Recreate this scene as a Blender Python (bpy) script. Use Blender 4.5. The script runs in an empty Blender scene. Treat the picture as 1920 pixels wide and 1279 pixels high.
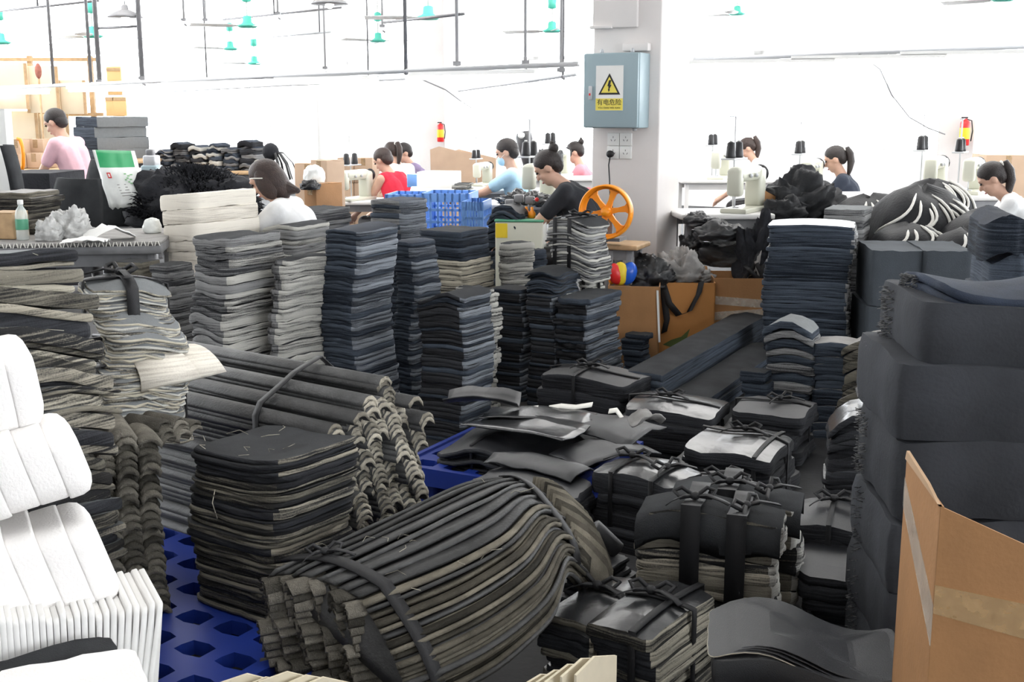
import bpy, math, random
from math import sin, cos, pi, radians as R, sqrt, atan2
from mathutils import Vector as V, Matrix, noise
rnd = random.Random(7)
SC = bpy.context.scene
COL = SC.collection
# ---------------------------------------------------------------- camera
FP, HC, PITCH = 2200.0, 1.5, R(11.06)
cam = bpy.data.cameras.new('camera'); cam.sensor_width = 36; cam.lens = 36*FP/1920
cam.clip_start = .05; cam.clip_end = 200
co = bpy.data.objects.new('camera', cam); COL.objects.link(co)
co.location = (0, 0, HC); co.rotation_euler = (pi/2-PITCH, 0, 0); SC.camera = co
cam.dof.use_dof = False
# ---------------------------------------------------------------- sky, lights, exposure
w = bpy.data.worlds.new('sky'); SC.world = w; w.use_nodes = True
bg = w.node_tree.nodes['Background']; bg.inputs[0].default_value = (.93, .96, 1, 1); bg.inputs[1].default_value = .85
WINDOW_LIGHT = 7.0
HAZE = .014
def area(name, loc, rot, sx, sy, power, col=(1, .98, .95)):
    l = bpy.data.lights.new(name, 'AREA'); l.shape = 'RECTANGLE'; l.size = sx; l.size_y = sy; l.energy = power; l.color = col
    o = bpy.data.objects.new(name, l); COL.objects.link(o); o.location = loc; o.rotation_euler = rot
    return o
area('ceiling_fill_light', (-1.2, 2.6, 4.1), (0, 0, R(-30)), 5, 2.5, 90)  # unseen fill from above, standing for rows of ceiling lamps
area('ceiling_fill_light', (-4.0, 10.5, 4.1), (0, 0, R(-30)), 8, 4, 300)  # stronger unseen fills added to whiten the far half
area('ceiling_fill_light', (3.5, 10.5, 4.1), (0, 0, R(-30)), 7, 4, 300)
SC.view_settings.view_transform = 'Standard'; SC.view_settings.look = 'None'
SC.view_settings.gamma = 1; SC.view_settings.use_curve_mapping = False
SC.view_settings.exposure = 0.0
SC.cycles.use_denoising = True
SC.cycles.max_bounces = 6; SC.cycles.diffuse_bounces = 3; SC.cycles.glossy_bounces = 3; SC.cycles.transparent_max_bounces = 8; SC.cycles.volume_bounces = 0
SC.cycles.sample_clamp_indirect = 6
# ---------------------------------------------------------------- placing
FW, UP = V((0, cos(PITCH), -sin(PITCH))), V((0, sin(PITCH), cos(PITCH)))
def ray(px, py): return FW + V(((px-960)/FP, 0, 0)) + UP*((639.5-py)/FP)
def P(px, py, Y):                                # point of that sight line at distance Y
    r = ray(px, py); t = Y/r.y; return V((r.x*t, Y, HC+r.z*t))
def F(px, py, z=0):                              # point of that sight line at height z
    r = ray(px, py); t = (z-HC)/r.z; return V((r.x*t, r.y*t, z))
def ppm(Y, z=.7): return FP/(Y*cos(PITCH)+(HC-z)*sin(PITCH))
# ---------------------------------------------------------------- materials
def nt(name):
    m = bpy.data.materials.new(name); m.use_nodes = True
    t = m.node_tree; return m, t, t.nodes['Principled BSDF'], t.nodes.new, t.links.new
def mat(name, col, rough=.6, var=0., vscale=8., bump=0., bscale=60., metal=0., spec=.5, rand=0., sheen=0., emit=0., trans=0., alpha=1.):
    m, t, b, N, L = nt(name)
    b.inputs['Base Color'].default_value = (*col, 1); b.inputs['Roughness'].default_value = rough
    b.inputs['Metallic'].default_value = metal; b.inputs['Specular IOR Level'].default_value = spec
    if sheen: b.inputs['Sheen Weight'].default_value = sheen
    if trans: b.inputs['Transmission Weight'].default_value = trans
    if alpha < 1: b.inputs['Alpha'].default_value = alpha
    if emit: b.inputs['Emission Color'].default_value = (*col, 1); b.inputs['Emission Strength'].default_value = emit
    tc = None
    if var or bump: tc = N('ShaderNodeTexCoord')
    src = None
    if var:
        n = N('ShaderNodeTexNoise'); n.inputs['Scale'].default_value = vscale; n.inputs['Detail'].default_value = 5
        L(tc.outputs['Object'], n.inputs['Vector'])
        r = N('ShaderNodeMapRange'); r.inputs[1].default_value = .3; r.inputs[2].default_value = .7
        r.inputs[3].default_value = 1-var; r.inputs[4].default_value = 1+var
        L(n.outputs['Fac'], r.inputs[0]); src = r.outputs[0]
    if rand:
        oi = N('ShaderNodeObjectInfo'); r2 = N('ShaderNodeMapRange'); r2.inputs[3].default_value = 1-rand; r2.inputs[4].default_value = 1+rand
        L(oi.outputs['Random'], r2.inputs[0])
        if src:
            mm = N('ShaderNodeMath'); mm.operation = 'MULTIPLY'; L(src, mm.inputs[0]); L(r2.outputs[0], mm.inputs[1]); src = mm.outputs[0]
        else: src = r2.outputs[0]
    if src:
        vm = N('ShaderNodeVectorMath'); vm.operation = 'SCALE'; vm.inputs[0].default_value = col
        L(src, vm.inputs['Scale']); L(vm.outputs[0], b.inputs['Base Color'])
    if bump:
        n = N('ShaderNodeTexNoise'); n.inputs['Scale'].default_value = bscale; n.inputs['Detail'].default_value = 4
        L(tc.outputs['Object'], n.inputs['Vector'])
        bp = N('ShaderNodeBump'); bp.inputs['Strength'].default_value = bump; bp.inputs['Distance'].default_value = .01
        L(n.outputs['Fac'], bp.inputs['Height']); L(bp.outputs[0], b.inputs['Normal'])
    return m
def edge_mat(name, light, dark, sx=5, sz=160, lo=.38, hi=.62, rand=.3, rough=.85, bump=.6):
    """cut edges of a pile of thin sheets: fine level stripes, each sheet its own tone"""
    m, t, b, N, L = nt(name)
    tc = N('ShaderNodeTexCoord'); mp = N('ShaderNodeMapping'); mp.inputs['Scale'].default_value = (sx, sx, sz)
    L(tc.outputs['Object'], mp.inputs[0])
    n = N('ShaderNodeTexNoise'); n.inputs['Scale'].default_value = 1; n.inputs['Detail'].default_value = 3; L(mp.outputs[0], n.inputs['Vector'])
    n2 = N('ShaderNodeTexNoise'); n2.inputs['Scale'].default_value = 220; n2.inputs['Detail'].default_value = 2; L(tc.outputs['Object'], n2.inputs['Vector'])
    ad = N('ShaderNodeMath'); ad.operation = 'MULTIPLY_ADD'; L(n2.outputs['Fac'], ad.inputs[0]); ad.inputs[1].default_value = .25; L(n.outputs['Fac'], ad.inputs[2])
    oi = N('ShaderNodeObjectInfo'); r2 = N('ShaderNodeMapRange'); r2.inputs[3].default_value = -rand*.5; r2.inputs[4].default_value = rand*.5
    L(oi.outputs['Random'], r2.inputs[0])
    a2 = N('ShaderNodeMath'); L(ad.outputs[0], a2.inputs[0]); L(r2.outputs[0], a2.inputs[1])
    r = N('ShaderNodeMapRange'); r.inputs[1].default_value = lo+.125; r.inputs[2].default_value = hi+.125; L(a2.outputs[0], r.inputs[0])
    mx = N('ShaderNodeMix'); mx.data_type = 'RGBA'; L(r.outputs[0], mx.inputs[0])
    mx.inputs[6].default_value = (*dark, 1); mx.inputs[7].default_value = (*light, 1)
    L(mx.outputs[2], b.inputs['Base Color']); b.inputs['Roughness'].default_value = rough
    b.inputs['Specular IOR Level'].default_value = .25
    bp = N('ShaderNodeBump'); bp.inputs['Strength'].default_value = bump; bp.inputs['Distance'].default_value = .006
    L(ad.outputs[0], bp.inputs['Height']); L(bp.outputs[0], b.inputs['Normal'])
    return m
M = {}
M['leather'] = mat('black_leatherette', (.019, .020, .023), .38, .2, 5, .25, 500, rand=.15, spec=.8)
M['gloss'] = mat('shiny_leatherette', (.030, .031, .034), .24, .2, 4, .12, 30, spec=1., rand=.15)
M['felt'] = mat('charcoal_felt', (.033, .035, .038), .9, .25, 10, .3, 300, rand=.2, spec=.2)
M['navy'] = mat('blue_black_felt', (.020, .028, .046), .8, .25, 10, .3, 300, rand=.2, spec=.3)
M['block'] = mat('slate_fabric_block', (.058, .068, .080), .8, .15, 6, .2, 200, rand=.1, spec=.3)
M['bale'] = mat('soft_black_bale', (.040, .043, .050), .85, .2, 7, .15, 90, rand=.15, spec=.25)
M['strap'] = mat('black_strap', (.014, .014, .016), .55, bump=.3, bscale=700)
M['e_cream'] = edge_mat('cream_fabric_edge', (.50, .46, .37), (.05, .048, .045), lo=.28, hi=.55)
M['e_pale'] = edge_mat('pale_grey_edge', (.50, .49, .45), (.06, .06, .062), lo=.22, hi=.55)
M['e_mix'] = edge_mat('mixed_fabric_edge', (.34, .31, .25), (.02, .02, .021), lo=.42, hi=.70, rand=.5)
M['e_brown'] = edge_mat('brown_grey_edge', (.19, .175, .14), (.02, .019, .018), lo=.34, hi=.66, rand=.4)
M['e_grey'] = edge_mat('grey_fabric_edge', (.25, .25, .25), (.035, .036, .04), lo=.3, hi=.6)
M['e_dark'] = edge_mat('dark_fabric_edge', (.066, .082, .108), (.010, .014, .022), lo=.3, hi=.7)
M['e_dark_lit'] = edge_mat('lit_dark_fabric_edge', (.22, .24, .27), (.028, .032, .04), lo=.3, hi=.66)  # paler dark edge for right sides, window light put into the colour
M['e_black'] = edge_mat('black_fabric_edge', (.038, .040, .046), (.009, .009, .011), lo=.3, hi=.7)
M['e_white'] = edge_mat('off_white_felt_edge', (.82, .77, .68), (.55, .50, .43), lo=.2, hi=.5, bump=.3)
M['white_felt'] = mat('off_white_felt', (.82, .78, .70), .9, .05, 12, .2, 200)
M['pad'] = mat('white_foam_pad', (.93, .905, .885), .9, .03, 15, .25, 160, rand=.03)
M['thin_white'] = mat('white_sheet', (.86, .85, .83), .8, .03, 20, rand=.04)
M['card'] = mat('brown_cardboard', (.38, .19, .075), .75, .08, 9, .1, 80, rand=.06)
M['card_in'] = mat('pale_cardboard', (.50, .33, .20), .8, .06, 9)
M['card_far'] = mat('tan_cardboard', (.52, .37, .26), .8, .06, 6, rand=.08)
M['card_or'] = mat('orange_cardboard', (.50, .22, .06), .7, .1, 6)
M['tape'] = mat('clear_tape', (.62, .42, .22), .18, .15, 30, .4, 40, alpha=.45)
M['wrap'] = mat('stretch_wrap', (.85, .8, .7), .1, .2, 20, .5, 25, alpha=.3)
M['blue'] = mat('blue_plastic', (.012, .035, .25), .4, .1, 6)
M['crate'] = mat('light_blue_plastic', (.22, .44, .92), .35, .05, 6)
M['orange'] = mat('orange_plastic', (1., .33, .015), .35)
M['black'] = mat('black_plastic', (.012, .012, .014), .45)
M['steel'] = mat('grey_steel', (.24, .24, .25), .45, .1, 20, metal=.2)
M['black_bag'] = mat('black_bag_fabric', (.020, .021, .024), .6, .2, 8, .3, 60, spec=.3)
M['rod'] = mat('washed_out_steel', (.42, .42, .43), .5)  # steel of the far rods, fading in bright haze put into the colour
M['zinc'] = mat('pale_galvanised_steel', (.55, .56, .58), .45, metal=.2)
M['cream_metal'] = mat('cream_enamel', (.62, .62, .52), .35)
M['green'] = mat('green_enamel', (.10, .36, .22), .4)
M['fan'] = mat('green_fan_enamel', (.10, .56, .43), .4)
M['yellow'] = mat('yellow_label', (.85, .62, .03), .5)
M['paper'] = mat('white_paper', (.84, .84, .82), .8, .03, 10)
M['cream_paper'] = mat('cream_board', (.74, .66, .50), .85, .04, 20)
M['table'] = mat('white_table_top', (.78, .76, .74), .4)
M['wood'] = mat('wood_board', (.50, .33, .18), .6, .15, 20)
M['boxblue'] = mat('grey_blue_enamel', (.33, .43, .47), .4)
M['boxside'] = mat('grey_blue_enamel_side', (.33, .43, .47), .4)
M['plaster'] = mat('pink_white_plaster', (.80, .76, .74), .9, .03, 4)
M['wall'] = mat('white_wall_paint', (.90, .89, .87), .9, .02, 3)
M['s_side'] = mat('grey_brown_strip', (.115, .104, .082), .85, .35, 14, .4, 180, rand=.75, spec=.2)
M['s_dark'] = mat('dark_strip', (.055, .055, .055), .6, .3, 14, .3, 120, rand=.4)
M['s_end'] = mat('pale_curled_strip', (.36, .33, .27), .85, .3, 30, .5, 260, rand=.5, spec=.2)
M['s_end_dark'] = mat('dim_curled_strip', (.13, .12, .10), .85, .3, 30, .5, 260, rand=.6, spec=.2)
M['concrete'] = mat('dark_concrete', (.035, .035, .037), .7, .3, 3, .2, 40)
M['red'] = mat('red_enamel', (.75, .03, .03), .35)
M['bag'] = mat('white_plastic_bag', (.82, .84, .82), .35, .05, 14, .3, 18)
M['bag_grey'] = mat('grey_crumpled_plastic', (.52, .52, .51), .4, .3, 22, .4, 30)
M['bag_green'] = mat('green_plastic_print', (.02, .33, .12), .4)
M['foam'] = mat('grey_foam', (.17, .18, .185), .9, .05, 40, .2, 120, rand=.08)
M['shag'] = mat('black_shag', (.012, .013, .018), .9, .3, 20, .4, 60)
M['water'] = mat('clear_bottle', (.80, .86, .84), .1, alpha=.45)
M['piping'] = mat('white_piping', (.82, .80, .74), .5)
M['cloth_grey'] = mat('grey_cloth', (.30, .29, .28), .8, .2, 12, .3, 40)
M['lamp'] = mat('lit_tube', (1, .98, .95), .5, emit=9)
M['glass'] = mat('lit_window_glass', (.94, .97, 1), .3, emit=WINDOW_LIGHT)
M['beige'] = mat('beige_board', (.80, .68, .50), .7, .05, 5)
M['ochre'] = mat('ochre_board', (.80, .50, .22), .7, .05, 5)
M['skin'] = mat('skin', (.62, .38, .28), .55, .05, 20)
M['hair'] = mat('black_hair', (.022, .016, .015), .5, .3, 30, .5, 140)
M['hair_brown'] = mat('dark_brown_hair', (.036, .020, .016), .5, .3, 30, .5, 140)
M['lip'] = mat('lips', (.45, .17, .15), .5)
M['eye'] = mat('dark_eyes', (.02, .015, .015), .3)
def cloth(name, c): return mat(name, c, .85, .06, 10, .35, 22)
# ---------------------------------------------------------------- mesh builder
class MB:
    def __init__(s): s.v = []; s.f = []; s.m = []; s.sm = []
    def add(s, vs, fs, mi=0, smooth=True):
        o = len(s.v); s.v += [tuple(p) for p in vs]
        for f in fs: s.f.append([i+o for i in f]); s.m.append(mi); s.sm.append(smooth)
        return s
    def box(s, c, sz, rot=None, mi=0, bev=0.):
        x, y, z = sz[0]/2, sz[1]/2, sz[2]/2; c = V(c)
        rot = rot if rot is not None else Matrix.Identity(3)
        if bev <= 0:
            pts = [V((a*x, b*y, d*z)) for d in (-1, 1) for a, b in ((-1, -1), (1, -1), (1, 1), (-1, 1))]
            return s.add([c+rot @ p for p in pts], [[3, 2, 1, 0], [4, 5, 6, 7], [0, 1, 5, 4], [1, 2, 6, 5], [2, 3, 7, 6], [3, 0, 4, 7]], mi, False)
        b = min(bev, x*.9, y*.9, z*.9); rings = []
        for zz, ins in ((-z, b), (-z+b*.3, b*.3), (-z+b, 0), (z-b, 0), (z-b*.3, b*.3), (z, b)):
            rings.append([c+rot @ V((p[0], p[1], zz)) for p in rrect(2*(x-ins), 2*(y-ins), b, 3, 1)])
        return s.loft(rings, True, True, mi)
    def loft(s, rings, cap0=False, cap1=False, mi=0, closed=True, smooth=True):
        n = len(rings[0]); vs = [p for r in rings for p in r]; fs = []
        for k in range(len(rings)-1):
            for i in range(n if closed else n-1):
                j = (i+1) % n; fs.append([k*n+i, k*n+j, (k+1)*n+j, (k+1)*n+i])
        if cap0: fs.append(list(range(n))[::-1])
        if cap1: fs.append([(len(rings)-1)*n+i for i in range(n)])
        return s.add(vs, fs, mi, smooth)
    def tube(s, path, rad, n=8, mi=0, cap=True, closed=False):
        path = [V(p) for p in path]; rings = []; up = None
        for i, p in enumerate(path):
            if closed: d = path[(i+1) % len(path)]-path[i-1]
            else: d = path[min(i+1, len(path)-1)]-path[max(i-1, 0)]
            d = d.normalized() if d.length > 1e-9 else V((0, 0, 1))
            if up is None: up = V((0, 0, 1)) if abs(d.z) < .9 else V((1, 0, 0))
            a = d.cross(up)
            if a.length < 1e-6: a = d.orthogonal()
            a.normalize(); b = a.cross(d).normalized(); up = b
            r = rad[i] if isinstance(rad, (list, tuple)) else rad
            rings.append([p+a*(r*cos(2*pi*k/n))+b*(r*sin(2*pi*k/n)) for k in range(n)])
        if closed: rings.append(rings[0]); cap = False
        return s.loft(rings, cap, cap, mi)
    def lathe(s, prof, c=(0, 0, 0), n=16, mi=0, rot=None):
        c = V(c); rot = rot if rot is not None else Matrix.Identity(3)
        rings = [[c+rot @ V((r*cos(2*pi*k/n), r*sin(2*pi*k/n), z)) for k in range(n)] for r, z in prof]
        return s.loft(rings, True, True, mi)
    def ell(s, c, r, rot=None, n=12, m=8, mi=0):
        c = V(c); rot = rot if rot is not None else Matrix.Identity(3)
        rings = []
        for j in range(m+1):
            a = -pi/2+pi*j/m; a = max(-pi/2+.08, min(pi/2-.08, a))
            rings.append([c+rot @ V((r[0]*cos(a)*cos(2*pi*k/n), r[1]*cos(a)*sin(2*pi*k/n), r[2]*sin(a))) for k in range(n)])
        return s.loft(rings, True, True, mi)
    def cap(s, a, b, ra, rb, n=10, mi=0):          # tapered capsule
        a, b = V(a), V(b); d = (b-a); L = d.length; d = d/L if L > 1e-6 else V((0, 0, 1))
        path, rad = [], []
        for k in range(4): t = pi/2*(1-k/4); path.append(a-d*(ra*sin(t))); rad.append(max(ra*cos(t), ra*.12))
        path.append(a); rad.append(ra); path.append(b); rad.append(rb)
        for k in range(1, 5): t = pi/2*k/4; path.append(b+d*(rb*sin(t))); rad.append(max(rb*cos(t), rb*.12))
        return s.tube(path, rad, n, mi)
    def ribbon(s, path, wv, th, closed=False, mi=0, smooth=True):
        """flat band along path; wv = half-width vector (or a list), th = thickness"""
        path = [V(p) for p in path]; rings = []; n = len(path)
        for i, p in enumerate(path):
            if closed: d = path[(i+1) % n]-path[i-1]
            else: d = path[min(i+1, n-1)]-path[max(i-1, 0)]
            wd = V(wv[i]) if isinstance(wv, list) else V(wv)
            nn = wd.cross(d); nn = nn.normalized()*(th/2) if nn.length > 1e-9 else V((0, 0, th/2))
            rings.append([p-wd-nn, p+wd-nn, p+wd+nn, p-wd+nn])
        if closed: rings.append(rings[0])
        return s.loft(rings, not closed, not closed, mi, True, smooth)
    def build(s, name, mats, parent=None, loc=None, rot=None, **props):
        me = bpy.data.meshes.new(name); me.from_pydata(s.v, [], s.f)
        if not isinstance(mats, (list, tuple)): mats = [mats]
        for m in mats: me.materials.append(M[m] if isinstance(m, str) else m)
        me.polygons.foreach_set('material_index', s.m); me.polygons.foreach_set('use_smooth', s.sm)
        me.update()
        o = bpy.data.objects.new(name, me); COL.objects.link(o)
        if parent: o.parent = parent
        if loc is not None: o.location = loc
        if rot is not None: o.rotation_euler = rot
        for k, v in props.items(): o[k] = v
        return o
def rrect(w, d, r, cs=3, es=1, jit=None):
    """rounded rectangle outline, counter-clockwise"""
    pts = []; r = min(r, w/2*.98, d/2*.98)
    cs_ = [(w/2-r, -d/2+r, -pi/2), (w/2-r, d/2-r, 0), (-w/2+r, d/2-r, pi/2), (-w/2+r, -d/2+r, pi)]
    for i, (cx, cy, a0) in enumerate(cs_):
        arc = [(cx+r*cos(a0+pi/2*k/cs), cy+r*sin(a0+pi/2*k/cs)) for k in range(cs+1)]
        pts += arc
        nx, ny, na = cs_[(i+1) % 4]; q = (nx+r*cos(na), ny+r*sin(na)); p = arc[-1]
        for k in range(1, es): t = k/es; pts.append((p[0]+(q[0]-p[0])*t, p[1]+(q[1]-p[1])*t))
    return pts
def thing(name, label, cat, loc=(0, 0, 0), rz=0., group=None):
    o = bpy.data.objects.new(name, None); COL.objects.link(o); o.empty_display_size = .1
    o.location = loc; o.rotation_euler = (0, 0, rz); return tag(o, label, cat, group)
def tag(o, label, cat, group=None, kind=None):
    o['label'] = label; o['category'] = cat
    if group: o['group'] = group
    if kind: o['kind'] = kind
    return o
def copy_tree(o, parent=None):
    c = o.copy(); COL.objects.link(c)
    if parent: c.parent = parent
    for ch in list(o.children): copy_tree(ch, c)
    return c
def rotz(a): return Matrix.Rotation(a, 3, 'Z')
def euler(x, y, z): return (Matrix.Rotation(z, 3, 'Z') @ Matrix.Rotation(y, 3, 'Y') @ Matrix.Rotation(x, 3, 'X'))
def nz(x, y=0., z=0.): return noise.noise(V((x, y, z)))
# ---------------------------------------------------------------- the shell of the hall (turned 30 degrees to the camera)
TH = R(30); UX, VX = V((-cos(TH), sin(TH), 0)), V((sin(TH), cos(TH), 0))
def UV(u, v, z=0): return UX*u+VX*v+V((0, 0, z))
RM = Matrix((UX, VX, V((0, 0, 1)))).transposed()          # local (u, v, z) to world
def shell(name, c, sz, m):
    b = MB().box(UV(*c), sz, RM); o = b.build(name, m); o['kind'] = 'structure'; return o
shell('floor', (3, 6.5, -.1), (24, 25, .2), 'concrete')
shell('ceiling', (3, 6.5, 4.35), (24, 25, .2), 'wall')
shell('wall_back', (3, 18.15, .45), (24, .3, .9), 'wall'); shell('trim_back', (3, 18.15, 4.07), (24, .3, .36), 'wall')
shell('wall_left', (14.85, 6.5, .45), (.3, 23, .9), 'wall'); shell('trim_left', (14.85, 6.5, 4.07), (.3, 23, .36), 'wall')
shell('wall_right', (-8.85, 6.5, .45), (.3, 23, .9), 'wall'); shell('trim_right', (-8.85, 6.5, 4.07), (.3, 23, .36), 'wall')
shell('trim_1', (14.5, 18.15, 2.4), (1.0, .3, 3.0), 'wall'); shell('trim_2', (14.85, 17.75, 2.4), (.3, .5, 3.0), 'wall')
def window(i, c, L, along):
    """ribbon window between sill 0.9 and head 3.89 with four lit panes"""
    e = bpy.data.objects.new('window_%d' % i, None); COL.objects.link(e); e['kind'] = 'structure'
    def bx(u0, z0, u1, z1, t, mb):
        uu, zz = (u0+u1)/2, (z0+z1)/2; a, h = u1-u0, z1-z0
        mb.box(UV(c[0]+uu, c[1], zz) if along == 'u' else UV(c[0], c[1]+uu, zz), (a, t, h) if along == 'u' else (t, a, h), RM)
    f = MB(); z0, z1 = .9, 3.89
    for z in (z0+.03, (z0+z1)/2, z1-.03): bx(-L/2, z-.03, L/2, z+.03, .1, f)
    for u in (-L/2+.05, 0, L/2-.05): bx(u-.05, z0, u+.05, z1, .1, f)
    f.build('window_frame', 'wall', e)
    for u0, u1 in ((-L/2+.1, -.05), (.05, L/2-.1)):
        for a, b in ((z0+.06, (z0+z1)/2-.03), ((z0+z1)/2+.03, z1-.06)):
            g = MB(); bx(u0, a, u1, b, .02, g); g.build('pane', 'glass', e)
k = 1
for i in range(6): window(k, (-8+4*i+.0, 18.1), 4, 'u'); k += 1
for i in range(5): window(k, (14.8, -2.2+4.4*i), 4.4, 'v'); k += 1
for i in range(5): window(k, (-8.8, -2.2+4.4*i), 4.4, 'v'); k += 1
if HAZE:
    m = bpy.data.materials.new('glare_haze'); m.use_nodes = True; t = m.node_tree; t.nodes.clear()
    out = t.nodes.new('ShaderNodeOutputMaterial'); s = t.nodes.new('ShaderNodeVolumeScatter')
    s.inputs['Density'].default_value = HAZE; s.inputs['Color'].default_value = (.62, .82, 1, 1); s.inputs['Anisotropy'].default_value = .35  # even bluish scatter added to stand for veiling window glare
    t.links.new(s.outputs[0], out.inputs['Volume'])
    o = MB().box(UV(3, 6.6, 2.12), (23.2, 22.6, 4.2), RM).build('haze', m); o['kind'] = 'structure'
# ---------------------------------------------------------------- piles of sheets
def wob(seed, amp, n):
    r = random.Random(seed); ph = [r.uniform(0, 6.28) for _ in range(5)]; fr = (2, 3, 5, 9, 14); am = (.3, .4, .5, .6, .5)
    return [amp*(sum(am[q]*sin(2*pi*fr[q]*k/n+ph[q]) for q in range(5))*.6+r.uniform(-.5, .5)) for k in range(n)]
def slab_mb(w, d, z0, z1, r, sag, jit, seed, ins, es, off=(0, 0), tw=0., mi=(0, 1), flare=None, side2=False):
    ol = rrect(w, d, r, 3, es); n = len(ol); jw = wob(seed, jit, n); jz = wob(seed+77, min((z1-z0)*.10, .003), n)
    ca, sa = cos(tw), sin(tw); b = MB(); rings = []
    for sc, z, e, jj in ((.45, z1, 0, 0), (1, z1, ins, .7), (1, z1-(z1-z0)*.22, 0, 1), (1, z0+(z1-z0)*.25, 0, 1), (1, z0, ins, .7)):
        ring = []
        for i, (x, y) in enumerate(ol):
            L = sqrt(x*x+y*y); g = (L-e+jw[i]*jj)/L*sc; X, Y = x*g, y*g
            zz = z+(sag(2*X/w, 2*Y/d) if sag else 0)+(jz[i] if sc == 1 else 0)
            if flare:
                fx, fy = flare(2*X/w, 2*Y/d); X += fx; Y += fy
            ring.append((X*ca-Y*sa+off[0], X*sa+Y*ca+off[1], zz))
        rings.append(ring)
    mid = []
    if sag:
        for sc in (.63, .82):
            mid.append([])
            for i, (x, y) in enumerate(ol):
                X, Y = x*sc, y*sc; zz = z1+sag(2*X/w, 2*Y/d)
                if flare: fx, fy = flare(2*X/w, 2*Y/d); X += fx; Y += fy
                mid[-1].append((X*ca-Y*sa+off[0], X*sa+Y*ca+off[1], zz))
    b.loft([rings[0]]+mid+[rings[1]], False, False, mi[0]); nb0 = len(b.f); b.loft(rings[1:], False, False, mi[1])
    if side2:
        for q in range(len(rings)-2):
            for i in range(n):
                if ol[i][0] > w/2-r*.6 and ol[(i+1) % n][0] > w/2-r*.6: b.m[nb0+q*n+i] = 2  # right faces recoloured: cut edges, plus window light put into the tone
    nb = len(b.v); t = rings[0]; cx, cy = sum(p[0] for p in t)/n, sum(p[1] for p in t)/n
    cz = z1+(sag(0, 0) if sag else 0)
    b.add(t+[(cx, cy, cz)], [[i, (i+1) % n, n] for i in range(n)], mi[0])
    bt = rings[-1]; z_ = z0-z1+.0; inn = [(p[0], p[1], p[2]+z_) for p in rings[0]]
    b.loft([inn, bt][::-1], False, False, mi[1]); b.add(inn+[(cx, cy, cz+z_)], [[(i+1) % n, i, n] for i in range(n)], mi[1])
    return b
def knot_mb(p, s=.03, ang=0.):
    b = MB(); rz = rotz(ang); p = V(p)
    b.ell(p+V((0, 0, s*.2)), (s*.45, s*.35, s*.3), rz, 8, 5)
    for sg in (-1, 1):
        pts = [p+rz @ V((sg*s*a, s*bb, s*c)) for a, bb, c in ((.1, 0, .2), (.9, .35, .7), (1.5, .2, .5), (1.1, -.3, .15), (.2, 0, .2))]
        b.tube(pts, s*.17, 5)
        b.ribbon([p+rz @ V((sg*s*a, -s*bb, s*c)) for a, bb, c in ((.1, 0, .2), (.8, .5, .4), (1.7, .9, .15), (2.2, 1.4, .0))], rz @ V((s*.12, s*.2, 0)), s*.08)
    return b
def place(xl, xn, xr, yt, Y, th):
    N = P(xn, yt, Y); t = R(th); k = ppm(Y, N.z)
    ax, ay = V((cos(t), -sin(t), 0)), V((sin(t), cos(t), 0))
    return N, ax, ay, k
def stack(name, label, cat, xl, xn, xr, yt, Y, th, z0=0., n=20, top='felt', edge='e_dark', group=None, w=None, d=None, r=.03, sag=None,
          jit=.004, jo=.005, lean=(0, 0), wander=.01, ins=.004, twist=0., tj=.25, straps=(), sw=.028, seed=None, part='sheet', edges=None,
          knots=(), toplift=0., flare=None, es=None, strapmat='strap', H=None, redge=None, sgap=.006):
    N, ax, ay, k = place(xl, xn, xr, yt, Y, th); t = R(th)
    w = w or (xn-xl)/(k*cos(t)); d = d or (xr-xn)/(k*sin(t))
    h = N.z-z0 if H is None else H
    if H is not None: z0 = N.z-H
    c = N-ax*(w/2)+ay*(d/2); c.z = z0
    T = thing(name, label, cat, c, -t, group)
    seed = seed if seed is not None else int(xl*7+yt); rr = random.Random(seed)
    th_ = [1+rr.uniform(-tj, tj) for _ in range(n)]; S = sum(th_); z = 0.; ph = rr.uniform(0, 6)
    es = es or max(3, int(max(w, d)/.06))
    for i in range(n):
        a = h*th_[i]/S; f = (i+.5)/n
        ox = lean[0]*(f-1)+wander*sin(f*9+ph)+rr.uniform(-jo, jo); oy = lean[1]*(f-1)+wander*cos(f*7+ph)+rr.uniform(-jo, jo)
        sg = (lambda u, v, f=f: sag(u, v, f)) if sag else None
        fl = (lambda u, v, f=f: flare(u, v, f)) if flare else None
        e = edges(f, i) if edges else edge
        slab_mb(w, d, z, z+a*.985, r, sg, jit, seed*31+i, min(ins, a*.3), es, (ox, oy), twist*f+rr.uniform(-.012, .012), flare=fl, side2=bool(redge)).build(part, [top, e]+([redge(f, i) if callable(redge) else redge] if redge else []), T)
        z += a
    for s_ in straps: strap(T, w, d, h, (lambda u, v: sag(u, v, 1)) if sag else None, s_, sw, (0, 0), strapmat, sgap)
    for kx, ky, ka in knots: knot_mb((kx*w/2, ky*d/2, h+.006+sgap+(sag(kx, ky, 1) if sag else 0)), .04, ka).build('knot', strapmat, T)
    T['_dims'] = (w, d, h)
    return T
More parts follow.
